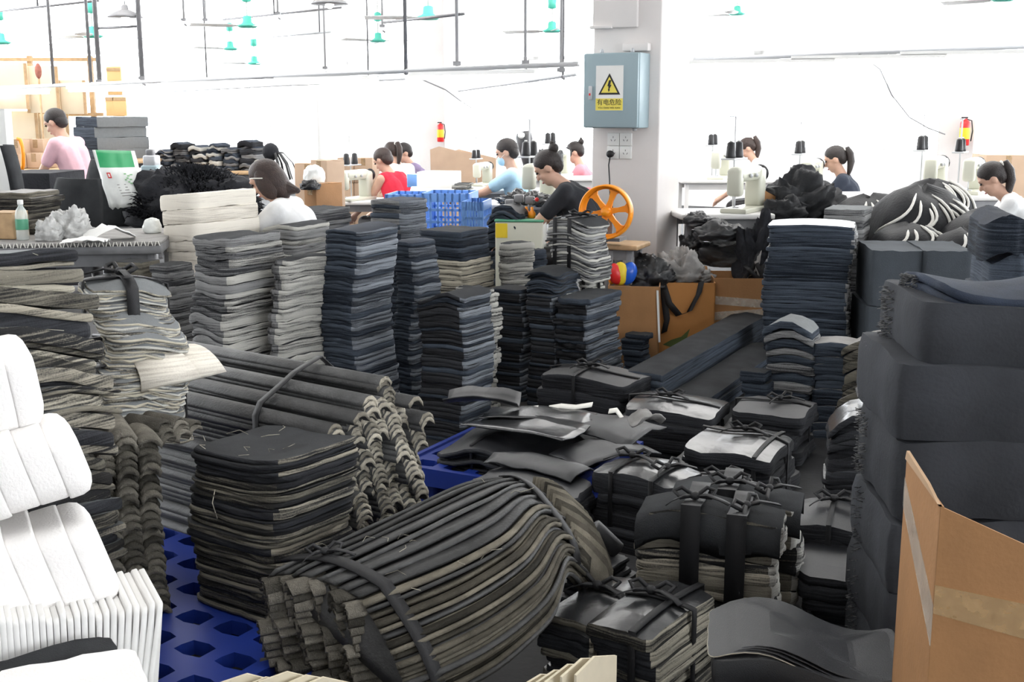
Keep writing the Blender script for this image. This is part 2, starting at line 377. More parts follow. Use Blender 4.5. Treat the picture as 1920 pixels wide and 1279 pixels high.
def strap(T, w, d, h, sag, s_, sw, lean=(0, 0), m='strap', g=.006):
    """tight loop round a pile; s_ = ('x', position -1..1) runs over the top along y, ('y', position) along x"""
    ax_, c = s_[0], s_[1]; path = []
    n = 8
    for k in range(n+1):
        q = -1+2*k/n
        u, v = (c, q) if ax_ == 'x' else (q, c)
        path.append((u*w/2+lean[0]+(0 if ax_ == 'x' else q*g), v*d/2+lean[1]+(q*g if ax_ == 'x' else 0), h+g+(sag(u, v) if sag else 0)))
    lo = (c*w/2, d/2+g, .0) if ax_ == 'x' else (w/2+g, c*d/2, .0)
    lo2 = (c*w/2, -d/2-g, .0) if ax_ == 'x' else (-w/2-g, c*d/2, .0)
    path += [V(path[-1])*.0+V((path[-1][0], path[-1][1], path[-1][2]-.03)), lo, lo2, (path[0][0], path[0][1], path[0][2]-.03)]
    wv = V((sw/2, 0, 0)) if ax_ == 'x' else V((0, sw/2, 0))
    return MB().ribbon(path, wv, .005, True).build('strap', m, T)
def fibres(T, pts, m='e_cream', ln=.05):
    b = MB()
    for p in pts:
        a = rnd.uniform(0, 6.28); q = V(p); L = ln*rnd.uniform(.5, 1.3)
        b.tube([q, q+V((cos(a)*L*.5, sin(a)*L*.5, L*.15)), q+V((cos(a+.6)*L, sin(a+.6)*L, .004))], .0009, 3)
    b.build('loose_thread', m, T, kind='stuff')
# ---------------------------------------------------------------- middle distance: tall piles of cut sheets
def droop(a, b=0., c=0.): return lambda u, v, f: -a*u*u-b*v*v+c*u
G1 = 'tall piles of cut sheets'
stack('sheet_pile', 'off-white felt pile with rounded corners beside the woman in the white top', 'fabric pile', 282, 366, 458, 366, 6.3, 28, n=14, top='white_felt', edge='e_white',
      r=.06, jit=.004, jo=.006, sag=lambda u, v, f: .012*u-.004*u*u, group=G1, tj=.4)
stack('sheet_pile', 'dark grey pile squeezed behind the pale grey pile with the overhanging top', 'fabric pile', 272, 318, 350, 500, 5.7, 25, n=22, top='felt', edge='e_grey', group=G1, r=.03)
def olap(u, v, f): return -.03*u*u*(1-.5*f)+(.012*sin(u*3+f*5))-.006*v*v
stack('sheet_pile', 'tall pale grey pile with an overhanging rounded top, behind the long rolled strips', 'fabric pile', 332, 420, 502, 446, 5.2, 30, n=30, top='felt', edge='e_pale', group=G1,
      r=.05, sag=olap, jit=.008, jo=.009, wander=.014, tj=.5, edges=lambda f, i: 'e_grey', redge=lambda f, i: 'e_grey' if f > .72 and i % 2 else 'e_pale', lean=(-.02, 0))
stack('sheet_pile', 'light grey frayed pile standing left of the tallest blue-black pile', 'fabric pile', 492, 522, 610, 484, 5.3, 38, n=26, top='felt', edge='e_grey', redge='e_pale', group=G1,
      r=.045, sag=lambda u, v, f: -.016*v*v-.01*u*u, jit=.008, jo=.007, wander=.012, tj=.4)
stack('sheet_pile', 'low grey pile with pale top edge seen between the white felt pile and blue-black pile', 'fabric pile', 474, 545, 598, 424, 6.5, 24, n=34, top='felt', edge='e_grey', group=G1,
      r=.04, sag=lambda u, v, f: -.02*u*u+.01*u, jit=.006, jo=.007, edges=lambda f, i: 'e_pale' if i % 3 == 0 else 'e_grey')
stack('sheet_pile', 'grey pile with bright top behind the woman in white, in front of the cartons', 'fabric pile', 516, 585, 640, 396, 7.3, 26, n=26, top='felt', edge='e_grey', group=G1, r=.03)
stack('sheet_pile', 'tallest blue-black pile, smooth dark front and frayed right side', 'fabric pile', 588, 664, 733, 430, 5.4, 33, n=42, top='navy', edge='e_dark', redge=lambda f, i: 'e_dark_lit' if i % 4 else 'e_dark', group=G1,
      r=.035, sag=lambda u, v, f: -.012*u*u+.008*v, jit=.006, jo=.005, wander=.012, tj=.35)
stack('sheet_pile', 'charcoal pile with rounded top in front of the blue crates', 'fabric pile', 685, 760, 806, 376, 7.2, 30, n=34, top='navy', edge='e_dark', redge='e_dark_lit', group=G1,
      r=.07, sag=lambda u, v, f: -.008*u*u, jit=.005, jo=.005, edges=lambda f, i: 'e_grey' if f > .75 and i % 2 else 'e_dark')
stack('sheet_pile', 'narrow blue-black pile between the tallest pile and the short black pile', 'fabric pile', 727, 772, 820, 452, 5.9, 35, n=40, top='navy', edge='e_dark', redge=lambda f, i: 'e_dark_lit' if i % 3 else 'e_dark', group=G1,
      r=.04, sag=lambda u, v, f: -.012*u*u-.008*v*v, jit=.007, jo=.006, wander=.014)
stack('sheet_pile', 'pile of cream sheets capped with flat black sheets', 'fabric pile', 783, 868, 925, 436, 6.4, 30, n=32, top='felt', edge='e_cream', group=G1,
      r=.04, sag=lambda u, v, f: -.014*u*u*(1-f)+.01*v*(1-f), jit=.008, jo=.01, tj=.4, edges=lambda f, i: 'e_dark' if f > .82 else 'e_cream')
stack('sheet_pile', 'black square pile with a curled loose top sheet, in front of the cream pile', 'fabric pile', 777, 868, 926, 560, 5.2, 30, n=32, top='felt', edge='e_black', redge=lambda f, i: 'e_dark_lit' if i % 3 else 'e_dark', group=G1,
      r=.03, sag=lambda u, v, f: (.025*f**6*sin(2.5*u+.6))-.008*u*u, jit=.005, jo=.006, wander=.008, tj=.4,
      edges=lambda f, i: 'e_black' if i % 5 else 'e_dark')
stack('sheet_pile', 'thin sliver of a cream frayed pile behind the black square pile', 'fabric pile', 900, 915, 938, 545, 5.75, 40, n=26, top='felt', edge='e_pale', group=G1, w=.2, r=.03, jit=.012, jo=.012)
stack('sheet_pile', 'slim pale grey pile left of the strapped grey bundle', 'fabric pile', 934, 952, 1010, 456, 6.6, 60, n=24, top='felt', edge='e_pale', group=G1, r=.04, jit=.006, jo=.006,
      sag=lambda u, v, f: -.01*v*v)
stack('sheet_pile', 'small dark pile with a pale top next to the slim grey pile', 'fabric pile', 985, 1000, 1034, 470, 6.75, 55, n=20, top='felt', edge='e_dark', group=G1, r=.03, jit=.007)
for a in ((922, 980, 1012, 545, 6.0, 'leftmost of the three joined black piles, under the drooping dark sheets'),
          (990, 1040, 1072, 556, 5.85, 'middle one of the three joined black piles, in deep shade'),
          (1042, 1102, 1176, 562, 5.75, 'right one of the three joined black piles, with a jagged stepped side')):
    stack('sheet_pile', a[5], 'fabric pile', a[0], a[1], a[2], a[3], a[4], 30, n=28, top='felt', edge='e_black', group=G1, r=.02,
          jit=.004 if a[0] < 1040 else .012, jo=.005 if a[0] < 1040 else .012, tj=.5, redge=lambda f, i: 'e_dark_lit' if i % 3 else 'e_dark', edges=lambda f, i: 'e_black' if i % 3 else 'e_dark')
stack('sheet_pile', 'short pile of drooping dark sheets lying across the joined black piles', 'fabric pile', 984, 1048, 1094, 505, 5.9, 28, n=10, top='felt', edge='e_dark', group=G1, H=.105,
      r=.04, sag=lambda u, v, f: -.03*u*u-.02*v*v, jit=.006, jo=.01)
stack('strapped_bundle', 'grey-edged sheet bundle held by two black straps, in front of the orange reel', 'bundle', 1022, 1098, 1152, 412, 6.1, 33, n=22, top='felt', edge='e_grey', group='strapped sheet bundles', H=.30,
      r=.05, sag=lambda u, v, f: -.02*u*u-.03*(u > .2)*(u-.2), jit=.006, jo=.005, lean=(-.03, 0), straps=[('x', -.45), ('x', .25)], sw=.022,
      edges=lambda f, i: 'e_grey' if i % 3 else 'e_pale', knots=((.25, -.2, .4),))
stack('strapped_bundle', 'small pale bundle with dark strap just under the grey-edged strapped bundle', 'bundle', 1085, 1105, 1142, 498, 6.25, 40, n=9, top='felt', edge='e_pale', H=.14, group='strapped sheet bundles', r=.03, jit=.006, straps=[('x', .1), ('y', 0.)], sw=.02)
stack('sheet_pile', 'low dark pile on the floor in front of the pale open carton', 'fabric pile', 1168, 1208, 1226, 630, 6.5, 30, n=8, top='felt', edge='e_dark', group=G1, r=.02)
# right-hand side
stack('sheet_pile', 'broad blue-black pile with a bright sheet on top, right of the wrapped carton', 'fabric pile', 1447, 1603, 1642, 424, 6.2, 16, n=36, top='gloss', edge='e_dark', redge='e_grey', group=G1,  # right side paler, window light put into its colour
      r=.03, sag=lambda u, v, f: -.012*u*u*f, jit=.006, jo=.007, wander=.01, tj=.4, edges=lambda f, i: 'e_dark')
stack('sheet_pile', 'grey pile with a light top behind the broad blue-black pile', 'fabric pile', 1553, 1622, 1668, 394, 6.85, 24, n=24, top='foam', edge='e_grey', group=G1, r=.02, edges=lambda f, i: 'e_grey')
stack('folded_block', 'left one of two big smooth dark blocks under the white-piped bags', 'block', 1636, 1733, 1737, 470, 6.0, 8, n=3, d=.5, top='block', edge='block', r=.02, jit=.001, jo=.002, ins=.002, group='smooth dark blocks', part='panel')
stack('folded_block', 'right one of two big smooth dark blocks under the white-piped bags', 'block', 1741, 1830, 1834, 470, 5.95, 8, n=3, d=.5, top='block', edge='block', r=.02, jit=.001, jo=.002, ins=.002, group='smooth dark blocks', part='panel')
G2 = 'low grey piles in the middle of the right side'
stack('sheet_pile', 'low grey pile with a lifted curled top sheet in front of the broad blue-black pile', 'fabric pile', 1443, 1528, 1566, 622, 5.3, 26, n=14, top='foam', edge='e_grey', group=G2,
      r=.03, sag=lambda u, v, f: .05*f**5*(1-u*u)-.015*u*u, jit=.006, jo=.008, edges=lambda f, i: 'e_dark' if i % 2 else 'e_grey')
stack('sheet_pile', 'low brownish grey pile with flat top beside the curled grey pile', 'fabric pile', 1532, 1612, 1642, 645, 5.25, 22, n=12, top='cloth_grey', edge='e_dark', group=G2, r=.03,
      sag=lambda u, v, f: -.015*u*u, jit=.006, jo=.008)
stack('sheet_pile', 'stepped brownish pile with a rounded drooping top left of the near black bales', 'fabric pile', 1590, 1700, 1748, 640, 5.1, 28, n=12, top='cloth_grey', edge='e_brown', group=G2, r=.07,
      sag=lambda u, v, f: -.05*u*u+.03*u, jit=.006, jo=.008)
stack('sheet_pile', 'small brownish pile in front of the stepped brownish pile', 'fabric pile', 1650, 1712, 1760, 672, 4.8, 30, n=10, top='cloth_grey', edge='e_brown', group=G2, r=.03, jit=.006)
stack('sheet_pile', 'low flat grey pile on the floor between the long dark bars and curled grey pile', 'fabric pile', 1395, 1440, 1462, 700, 5.3, 30, n=6, top='felt', edge='e_dark', group=G2, r=.02)
# long bars
def bar(label, p0, p1, wd, h, z0, n, grp):
    p0, p1 = V(p0), V(p1); c = (p0+p1)/2; d = p1-p0; L = Matrix.Identity(3)
    T = thing('long_bar', label, 'bar', (c.x, c.y, z0), atan2(d.y, d.x), grp)
    for i in range(n):
        a, b = h*i/n, h*(i+1)/n
        slab_mb(d.xy.length, wd, a, b*.995, .012, (lambda u, v: -.012*v*v), .003, i+int(h*1000), .004, 12, (rnd.uniform(-.012, .012), rnd.uniform(-.005, .005))).build('sheet', ['felt', 'e_dark'], T)
    return T
GB = 'long dark sheet bars'
bar('long dark bar of stacked strips lying highest, pointing at the wrapped carton', P(1205, 690, 5.35), P(1405, 625, 7.0), .20, .16, .15, 5, GB)
bar('second long dark bar of strips, lower and nearer than the highest one', P(1290, 715, 5.25), P(1440, 652, 6.5), .20, .14, .08, 4, GB)
bar('lowest long dark bar of strips, beside the low flat grey pile', P(1345, 725, 5.1), P(1452, 680, 6.0), .2, .1, .02, 3, GB)
# tied leatherette bundles
GT = 'tied black bundles on the floor'
def tied(label, xl, xn, xr, yt, Y, th, H, n, straps, knots=(), top='gloss', edge='e_black', dome=.03, curl=.0, seed=0, r=.04, jo=.01, grp=GT, **k):
    sg = lambda u, v, f: -dome*f*(u*u*.6+v*v*.5)+curl*f**3*(u*abs(u))+.008*sin(u*3+seed)*f
    return stack('tied_bundle', label, 'bundle', xl, xn, xr, yt, Y, th, n=n, top=top, edge=edge, group=grp, H=H, r=r, sag=sg, jit=.007, jo=jo, straps=straps, sw=.016, knots=knots, seed=seed or None, tj=.5, **k)
tied('matt black tied bundle lying behind the shiny ones, nearest the joined piles', 1006, 1168, 1236, 715, 5.1, 32, .24, 6, [('x', -.1), ('y', 0)], ((-.1, 0, .5),), top='leather', seed=3)
tied('shiny tied bundle whose top bulges white with light, second row', 1166, 1330, 1392, 772, 4.75, 22, .26, 6, [('y', 0)], ((-.1, 0, .1),), dome=.045, curl=-.01, seed=4)
tied('tied bundle with a dull top behind the large shiny tied bundle', 1372, 1500, 1566, 775, 4.75, 26, .24, 6, [('y', .1)], ((.2, .1, .8),), top='leather', dome=.04, seed=5)
tied('large shiny tied bundle with overhanging top sheets, nearest of the three behind the felt-covered bundles', 1290, 1440, 1534, 852, 4.15, 28, .24, 6, [('y', .35), ('x', .7)], ((.0, .35, .2),), dome=.03, curl=-.015, seed=6, jo=.02)
tied('wide flat black bundle under the large shiny one, lowest in its heap', 1235, 1420, 1560, 905, 4.1, 30, .22, 5, [], (), top='leather', dome=.04, seed=7, jo=.03)
tied('narrow shiny bundle tied twice with black cord, left of the large shiny one', 1112, 1262, 1342, 905, 3.75, 36, .34, 7, [('x', -.45), ('x', .5)], ((-.45, .2, .3), (.5, -.1, 1.2)), dome=.025, seed=8, r=.03)
tied('dark bundle tied with a flat strap, right of the narrow shiny bundle', 1272, 1388, 1455, 925, 3.75, 32, .32, 6, [('x', .1), ('y', .0)], ((.1, 0, .6),), top='leather', dome=.03, seed=9)
tied('black bundle in the shade behind the bundle with two wide straps', 1500, 1660, 1720, 985, 3.45, 20, .45, 9, [('x', -.2)], ((-.2, .1, .3),), top='leather', dome=.05, seed=10, jo=.014)
tied('lower black bundle in deep shade beside the cardboard box', 1520, 1668, 1730, 1085, 3.2, 18, .3, 7, [], (), top='leather', dome=.03, seed=11, jo=.014)
# heap of loose leatherette with white strips
heapc = P(1010, 820, 4.5)
def flap(label, px, py, Y, z, L, W, rz, bend, m, grp, roll=0., nm='loose_sheet', cat='sheet', bx=0.):
    """a single lying sheet with a bend along its length"""
    c = P(px, py, Y); T = MB(); nx, ny = 12, 5; vs, fs = [], []
    for side in (0, 1):
        for j in range(ny+1):
            for i in range(nx+1):
                u, v = -1+2*i/nx, -1+2*j/ny
                zz = bend*(1-u*u)+roll*v*v+.012*nz(u*2+px, v*2, Y)+(bx*max(0, u-.4)**2)
                vs.append((u*L/2, v*W/2, zz+(.0 if side else -.006)))
    n1 = (nx+1)*(ny+1)
    for j in range(ny):
        for i in range(nx):
            a = j*(nx+1)+i; fs.append([n1+a, n1+a+1, n1+a+nx+2, n1+a+nx+1]); fs.append([a+nx+1, a+nx+2, a+1, a])
    bd = [i for i in range(nx+1)]+[(j+1)*(nx+1)-1 for j in range(1, ny+1)]+[ny*(nx+1)+i for i in range(nx-1, -1, -1)]+[j*(nx+1) for j in range(ny-1, 0, -1)]
    for q in range(len(bd)): a, b2 = bd[q], bd[(q+1) % len(bd)]; fs.append([a, b2, n1+b2, n1+a])
    T.add(vs, fs); o = T.build(nm, m, None, (c.x, c.y, z if z is not None else c.z), (0, 0, R(rz)))
    return tag(o, label, cat, grp)
stack('loose_bundle', 'wide messy black bundle whose cords trail, at the foot of the black square pile', 'bundle', 800, 1005, 1215, 852, 4.15, 38, n=9, top='leather', edge='e_black', r=.05, sag=lambda u, v, f: -.05*u*u*f-.03*v*v+.015*sin(4*u+5*v)*f,
      jit=.012, jo=.03, tj=.6, straps=[('x', -.2), ('y', .1)], sw=.014, knots=((-.2, .1, .3),), z0=.15)
stack('flat_bundle', 'low black bundle in the shade between the messy bundle and the swept strips', 'bundle', 850, 1050, 1125, 935, 3.72, 30, n=6, top='leather', edge='e_black', r=.04, sag=lambda u, v, f: -.03*u*u*f, jit=.01, jo=.02)
GL = 'loose leatherette sheets on the messy black bundle'
flap('black loose sheet standing up at the back left of the messy bundle', 905, 790, 4.62, .34, .30, .17, -6, .02, 'leather', GL, .03)
flap('black loose sheet lying across the back of the messy bundle', 1010, 800, 4.55, .305, .44, .2, -14, .02, 'gloss', GL)
flap('shiny black loose sheet in the middle of the messy bundle', 985, 825, 4.38, .30, .44, .24, -30, .012, 'gloss', GL, .012)
flap('black loose sheet hanging over the right end of the messy bundle', 1120, 808, 4.5, .29, .46, .3, -36, .02, 'leather', GL, -.02)
flap('dull black loose sheet at the front right of the messy bundle', 1135, 850, 4.22, .25, .36, .22, 32, .025, 'leather', GL)
flap('narrow black loose sheet sliding off the front of the messy bundle', 1010, 872, 4.08, .26, .38, .16, -36, .015, 'leather', GL, -.02)
GW = 'white strips on the messy black bundle'
def strip_w(label, px, py, Y, pts):
    c = P(px, py, Y); o = MB().ribbon([V(p) for p in pts], [V((.004, .02, .004))]*len(pts), .004).build('white_strip', 'piping', None, c); return tag(o, label, 'strip', GW)
strip_w('white strip bent like a hook at the left of the messy bundle', 985, 765, 4.6, [(-.02, 0, -.07), (-.015, 0, -.03), (.01, 0, -.005), (.05, 0, 0)])
strip_w('long white strip lying flat at the back of the messy bundle', 1065, 765, 4.65, [(-.08, 0, 0), (-.03, 0, .008), (.03, .01, .0), (.1, .01, .012)])
strip_w('white strip curling down beside the shiny tied bundle', 1160, 785, 4.55, [(-.04, 0, .03), (-.01, 0, .035), (.015, 0, .0), (.03, 0, -.04), (.09, 0, -.055)])
flap('small pale rolled scrap above the narrow shiny bundle', 1212, 800, 4.3, .34, .12, .08, 30, .03, 'cloth_grey', None, .02, 'scrap', 'scrap')

stack('sheet_pile', 'black pile with a shiny sagging top, left of the right-edge bales', 'fabric pile', 1566, 1690, 1722, 782, 3.95, 14, n=16, top='gloss', edge='e_black', r=.03, sag=lambda u, v, f: -.05*f**4*(u < -.1)*(u+.1)**2*2-.01*u*u, jit=.006, jo=.012, tj=.5, seed=44)
flap('thin light-edged sheet standing up at the back of the shiny sagging pile', 1662, 745, 4.15, None, .20, .12, -4, .006, 'leather', None, .02)
# ---------------------------------------------------------------- foreground
# blue pallets with hollow decks
def pallet(label, c, rz, nx, ny, cell=.14):
    T = thing('pallet', label, 'pallet', c, rz, 'blue plastic pallets'); b = MB()
    for i in range(nx):
        for j in range(ny):
            x, y = (i-(nx-1)/2)*cell, (j-(ny-1)/2)*cell; h = cell/2
            out = [(-h, -h), (0, -h), (h, -h), (h, 0), (h, h), (0, h), (-h, h), (-h, 0)]
            a, q = h*.68, h*.38
            inn = [(-a, -q), (-.02*cell, -a*.8), (a, -q*1.2), (a*1.0, 0), (a, q), (.1*cell, a*.8), (-a*.8, q*1.3), (-a, 0)]
            rings = [[(x+p, y+r, .11) for p, r in out], [(x+p, y+r, .15) for p, r in out], [(x+p, y+r, .15) for p, r in inn], [(x+p, y+r, .11) for p, r in inn]]
            b.loft(rings+[rings[0]], False, False, 0, True, False)
    b.build('deck', 'blue', T)
    W, D = nx*cell, ny*cell
    r = MB()
    for sx, sy, a, e in ((0, -1, W, .02), (0, 1, W, .02)): r.box((0, sy*(D/2+.011), .125), (a+.04, e, .07))
    for sx in (-1, 1): r.box((sx*(W/2+.011), 0, .125), (.02, D, .07))
    r.build('rim', 'blue', T)
    for i in (-1, 0, 1):
        for j in (-1, 0, 1): MB().box((i*(W/2-.08), j*(D/2-.08), .055), (.14, .14, .11), None, 0, .015).build('foot', 'blue', T)
    return T
pallet('blue plastic pallet with hollow deck under the big sheared black pile', (-1.02, 3.0, 0), R(-30), 9, 8)
c = F(757, 880, .15); pallet('blue plastic pallet whose one corner shows under the messy black bundle', c+V((.46, .20, -.15)), R(-28), 5, 5)
# the big pile at the front
T = stack('sheet_pile', 'big black pile with pale sheared edges in the foreground, matt black top', 'fabric pile', 297, 522, 652, 884, 2.88, 35, z0=.15, n=34, top='felt', edge='e_mix', r=.05,
          sag=lambda u, v, f: .012*max(0, u)**2*(1+f)+.003*v*v+.004*u*sin(f*9), jit=.005, jo=.008, wander=.008, tj=.7, ins=.006, es=9, group='big foreground piles', redge=lambda f, i: 'e_black' if f > .86 and i % 3 else ('e_mix', 'e_mix', 'e_brown', 'e_mix', 'e_black')[(i//2) % 5],
          edges=lambda f, i: 'e_black' if f > .86 or .60 < f < .68 or i % 9 == 4 else 'e_brown')
w_, d_, h_ = T['_dims']
fibres(T, [(rnd.uniform(-.5, .5)*w_, rnd.uniform(-.5, .5)*d_, h_+.008) for _ in range(9)])
MB().tube([(-w_*.12, -d_/2-.012, h_*.80), (-w_*.13, -d_/2-.02, h_*.72), (-w_*.11, -d_/2-.012, h_*.62)], .0016, 4).build('loose_thread', 'e_cream', T)
# left tall pile
T = stack('sheet_pile', 'tall untidy black and cream pile at the left edge, behind the white pads', 'fabric pile', -400, -160, 165, 505, 2.45, 25, z0=.15, n=42, top='foam', edge='e_mix', w=.55, d=.50, r=.03,
          sag=lambda u, v, f: .02*u-.03*max(0, v)**2*(1+.5*sin(f*17))+.012*sin(3*v+f*11)-.02*v, jit=.010, jo=.022, wander=.015, lean=(-.07, 0), tj=.7, es=10, group='big foreground piles',
          redge=lambda f, i: ('e_mix', 'e_brown', 'e_cream', 'e_brown', 'e_mix', 'e_black')[i % 6] if f > .5 else ('e_brown', 'e_black', 'e_mix', 'e_brown')[i % 4])
w_, d_, h_ = T['_dims']
fibres(T, [(w_/2+.004-.07*(1-f), rnd.uniform(-.4, .5)*d_, h_*f) for f in [rnd.uniform(.2, 1) for _ in range(40)]], ln=.045)
# strapped bundles with curled ends beside it
GC = 'strapped pale bundles with curled ends'
def csag(u, v, f): return -.014*v*v-.03*v*(v>0)-.02*max(0, u+.2)**2+.006*sin(4*u+3*v)
T = stack('strapped_bundle', 'upper strapped pale bundle leaning on the tall untidy pile', 'bundle', 120, 176, 300, 530, 3.2, 52, n=38, top='foam', edge='e_pale', H=.235, r=.05, edges=lambda f, i: 'e_cream' if i % 3 else 'e_pale', sag=csag, jit=.006, jo=.006,
          straps=[('x', -.3), ('y', -.1)], sw=.034, group=GC, lean=(-.06, -.02), flare=lambda u, v, f: (.012*sin(f*5), 0), knots=((-.3, -.1, .4),))
T = stack('strapped_bundle', 'lower strapped pale bundle with two big curled flaps at its side', 'bundle', 145, 192, 322, 685, 3.16, 52, n=34, top='foam', edge='e_pale', H=.20, r=.05, edges=lambda f, i: 'e_cream' if i % 3 else 'e_pale', sag=csag, jit=.007, jo=.007,
          straps=[('x', .1)], sw=.034, group=GC, lean=(-.03, 0))
w_, d_, h_ = T['_dims']
for q, (yy, rr_) in enumerate(((.02, .055), (.10, .05))):
    pts = [V((w_/2-.03+rr_*1.1*sin(a), yy+.02*a, h_-.01+rr_*cos(a)-rr_*.6)) for a in [k*.28-.5 for k in range(11)]]
    MB().ribbon(pts, [V((.0, .05+.004*k, .01)) for k in range(11)], .005).build('curled_flap', 'e_white', T)
# ---- strips with arched section
def arch(L, W, rise, t, nseg=6, seed=0, x0=0.):
    b = MB(); r = random.Random(seed); pr = []
    for k in range(nseg+1): a = -1+2*k/nseg; pr.append((a*W/2*(1-.12*(1-abs(a))*0), rise*(1-abs(a)**2.2)))
    prof = [(y, z) for y, z in pr]+[(y*.93, z-t) for y, z in pr[::-1]]
    j = [r.uniform(-.004, .004) for _ in prof]
    rings = [[(x0+(j[i] if x else 0)+x*L, y, z) for i, (y, z) in enumerate(prof)] for x in (0, .5, 1)]
    return b.loft(rings, True, True, 0)
def strip_bundle(label, end, ax, cols, W, pitch, L, m, grp=None, z0=.15, seed=1, cl=5, part='strip', flare=.03):
    """cols = list of (sideways offset, height) of the visible ends; strips run back along -ax"""
    rr = random.Random(seed); end = V(end)
    T = thing('strip_bundle', label, 'bundle', (end.x, end.y, z0), atan2(ax[1], ax[0]), grp)
    var = [arch(L, W*rr.uniform(.9, 1.1), W*rr.uniform(.28, .38), pitch*.9, 6, seed*9+k, -L).build(part, m, T) for k in range(5)]
    used = set()
    for ci, (off, h) in enumerate(cols):
        n = int(h/pitch); cx = 0
        for i in range(n):
            if i % cl == 0: cx = rr.uniform(-.03, .03); cyy = rr.uniform(-.006, .006); tl = rr.uniform(-.28, .28)
            k = rr.randrange(5); o = var[k] if k not in used else var[k].copy()
            if k in used: COL.objects.link(o); o.parent = T
            used.add(k)
            o.location = (cx-flare*(i % cl)/cl+rr.uniform(-.004, .004), off+cyy+rr.uniform(-.003, .003), (i+.4)*pitch)
            o.rotation_euler = (tl+rr.uniform(-.06, .06), 0, rr.uniform(-.008, .008))
    for k in range(5):
        if k not in used: bpy.data.objects.remove(var[k])
    return T
e = P(640, 800, 3.25); ax = V((.80, -.60, 0)); q = V((.60, .80, 0))
cols = [(.00, .46), (.058, .50), (.116, .53), (.174, .52), (.232, .56), (.290, .50), (.348, .43)]
T = strip_bundle('bundle of long dark strips with pale curled ends, behind the big sheared black pile', V((e.x, e.y, 0)), ax, cols, .062, .0158, .95, 's_end', seed=5)
for o in T.children:                                        # the long backs of the strips are dark, only the cut ends pale
    if len(o.data.materials) == 1:
        o.data.materials.append(M['s_dark']); n = len(o.data.polygons)
        for pi_, p in enumerate(o.data.polygons):
            if p.center.x < -.045: p.material_index = 1
strapb = MB()
strapb.ribbon([(-.32, -.04, .02), (-.32, -.042, .455), (-.32, -.02, .492), (-.32, .06, .53), (-.32, .12, .56), (-.32, .23, .592), (-.32, .29, .54), (-.32, .36, .46), (-.32, .39, .4), (-.32, .39, .02)], V((.012, 0, 0)), .004).build('strap', 'strap', T)
# pale-edged arched strips have their long body cut where the dark back begins
e = P(268, 1060, 3.0)
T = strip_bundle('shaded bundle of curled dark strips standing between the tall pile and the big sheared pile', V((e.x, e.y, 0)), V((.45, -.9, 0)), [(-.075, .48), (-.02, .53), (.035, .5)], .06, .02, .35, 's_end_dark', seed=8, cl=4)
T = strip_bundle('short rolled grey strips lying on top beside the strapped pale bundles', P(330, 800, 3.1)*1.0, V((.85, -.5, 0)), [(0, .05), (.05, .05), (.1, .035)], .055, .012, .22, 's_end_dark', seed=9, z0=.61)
# ---- large swept bundle
def crv(pts, s):
    n = len(pts)-1; f = min(max(s*n, 0), n-1e-6); i = int(f); t = f-i
    p0, p1, p2, p3 = pts[max(i-1, 0)], pts[i], pts[i+1], pts[min(i+2, n)]
    return .5*((2*p1)+(p2-p0)*t+(2*p0-5*p1+4*p2-p3)*t*t+(3*p1-p0-3*p2+p3)*t**3)
TBk = [P(500, 1085, 2.74), P(600, 1035, 2.84), P(720, 978, 2.98), P(850, 918, 3.17), P(925, 908, 3.25), P(985, 925, 3.28)]
FTp = [P(675, 1125, 2.60), P(760, 1092, 2.62), P(850, 1055, 2.67), P(940, 1005, 2.8), P(995, 952, 3.0), P(1032, 962, 3.14)]
BFp = [P(770, 1330, 2.48), P(850, 1300, 2.48), P(940, 1245, 2.53), P(1020, 1165, 2.66), P(1048, 1080, 2.88), P(1075, 1095, 3.06)]
origin = V((FTp[2].x, FTp[2].y, 0))
T = thing('strip_bundle', 'big swept bundle of long dark strips tied at both ends, curling down at one end', 'bundle', origin)
def surf(s, t):                                             # t 0..1 over the top, 1..2 down the front
    a, b, c = crv(TBk, s), crv(FTp, s), crv(BFp, s)
    if t <= 1: p = a.lerp(b, t); p.z += .025*sin(pi*t)
    else:
        p = b.lerp(c, t-1); o = .055*sin(pi*(t-1))
        p += V((.5*o, -.7*o, .1*o))
    return p-origin
ss = [k/22 for k in range(23)]
def long_strip(t0, t1, m, lift, seed, s0=0, s1=1., taper=0):
    rr = random.Random(seed); mid, wv = [], []
    for s in [s0+(s1-s0)*x for x in ss]:
        a, b = surf(s, t0), surf(s, t1); c = (a+b)/2
        dd = surf(min(s+.02, 1), (t0+t1)/2)-surf(max(s-.02, 0), (t0+t1)/2); nn = dd.cross(b-a); nn = -nn.normalized() if nn.length else V((0, 0, 1))
        if nn.z < -.2 and t1 <= 1: nn = -nn
        c += nn*(lift+.006*nz(s*5, seed*1.7))
        mid.append(c); wv.append((b-a)*.56+nn*.012*(1 if seed % 2 else .3))
    d = (mid[-1]-mid[-3]).normalized()                      # the end beyond the strap hangs down
    if s1 >= 1:
        for q in range(1, 5):
            mid.append(mid[-1]+(d*.6+V((.25, .2, -.28*q))).normalized()*.032); wv.append(wv[-1]*1.02)
    return MB().ribbon(mid, wv, .009).build('strip', m, T)
nt_ = 8
for i in range(nt_):
    long_strip(i/nt_, (i+1)/nt_, 's_dark', .004+.004*(i % 2), i+1)
    if i % 3 == 1: long_strip((i+.8)/nt_, (i+1.1)/nt_, 's_side', -.006, i+21)
nf = 24
for i in range(nf):
    long_strip(1+i/nf, 1+(i+1)/nf, 's_side' if i % 5 not in (2,) else 's_dark', .006*((i*7) % 4), i+41, s0=0 if i % 6 else .0, s1=1.)
core = MB(); rings = []
for s in [k/10 for k in range(11)]:
    ring = [surf(s, t)*1.0 for t in (0, .25, .5, .75, 1, 1.25, 1.5, 1.75, 2)]; cc = sum(ring, V())/9
    rings.append([cc+(p-cc)*.93 for p in ring])
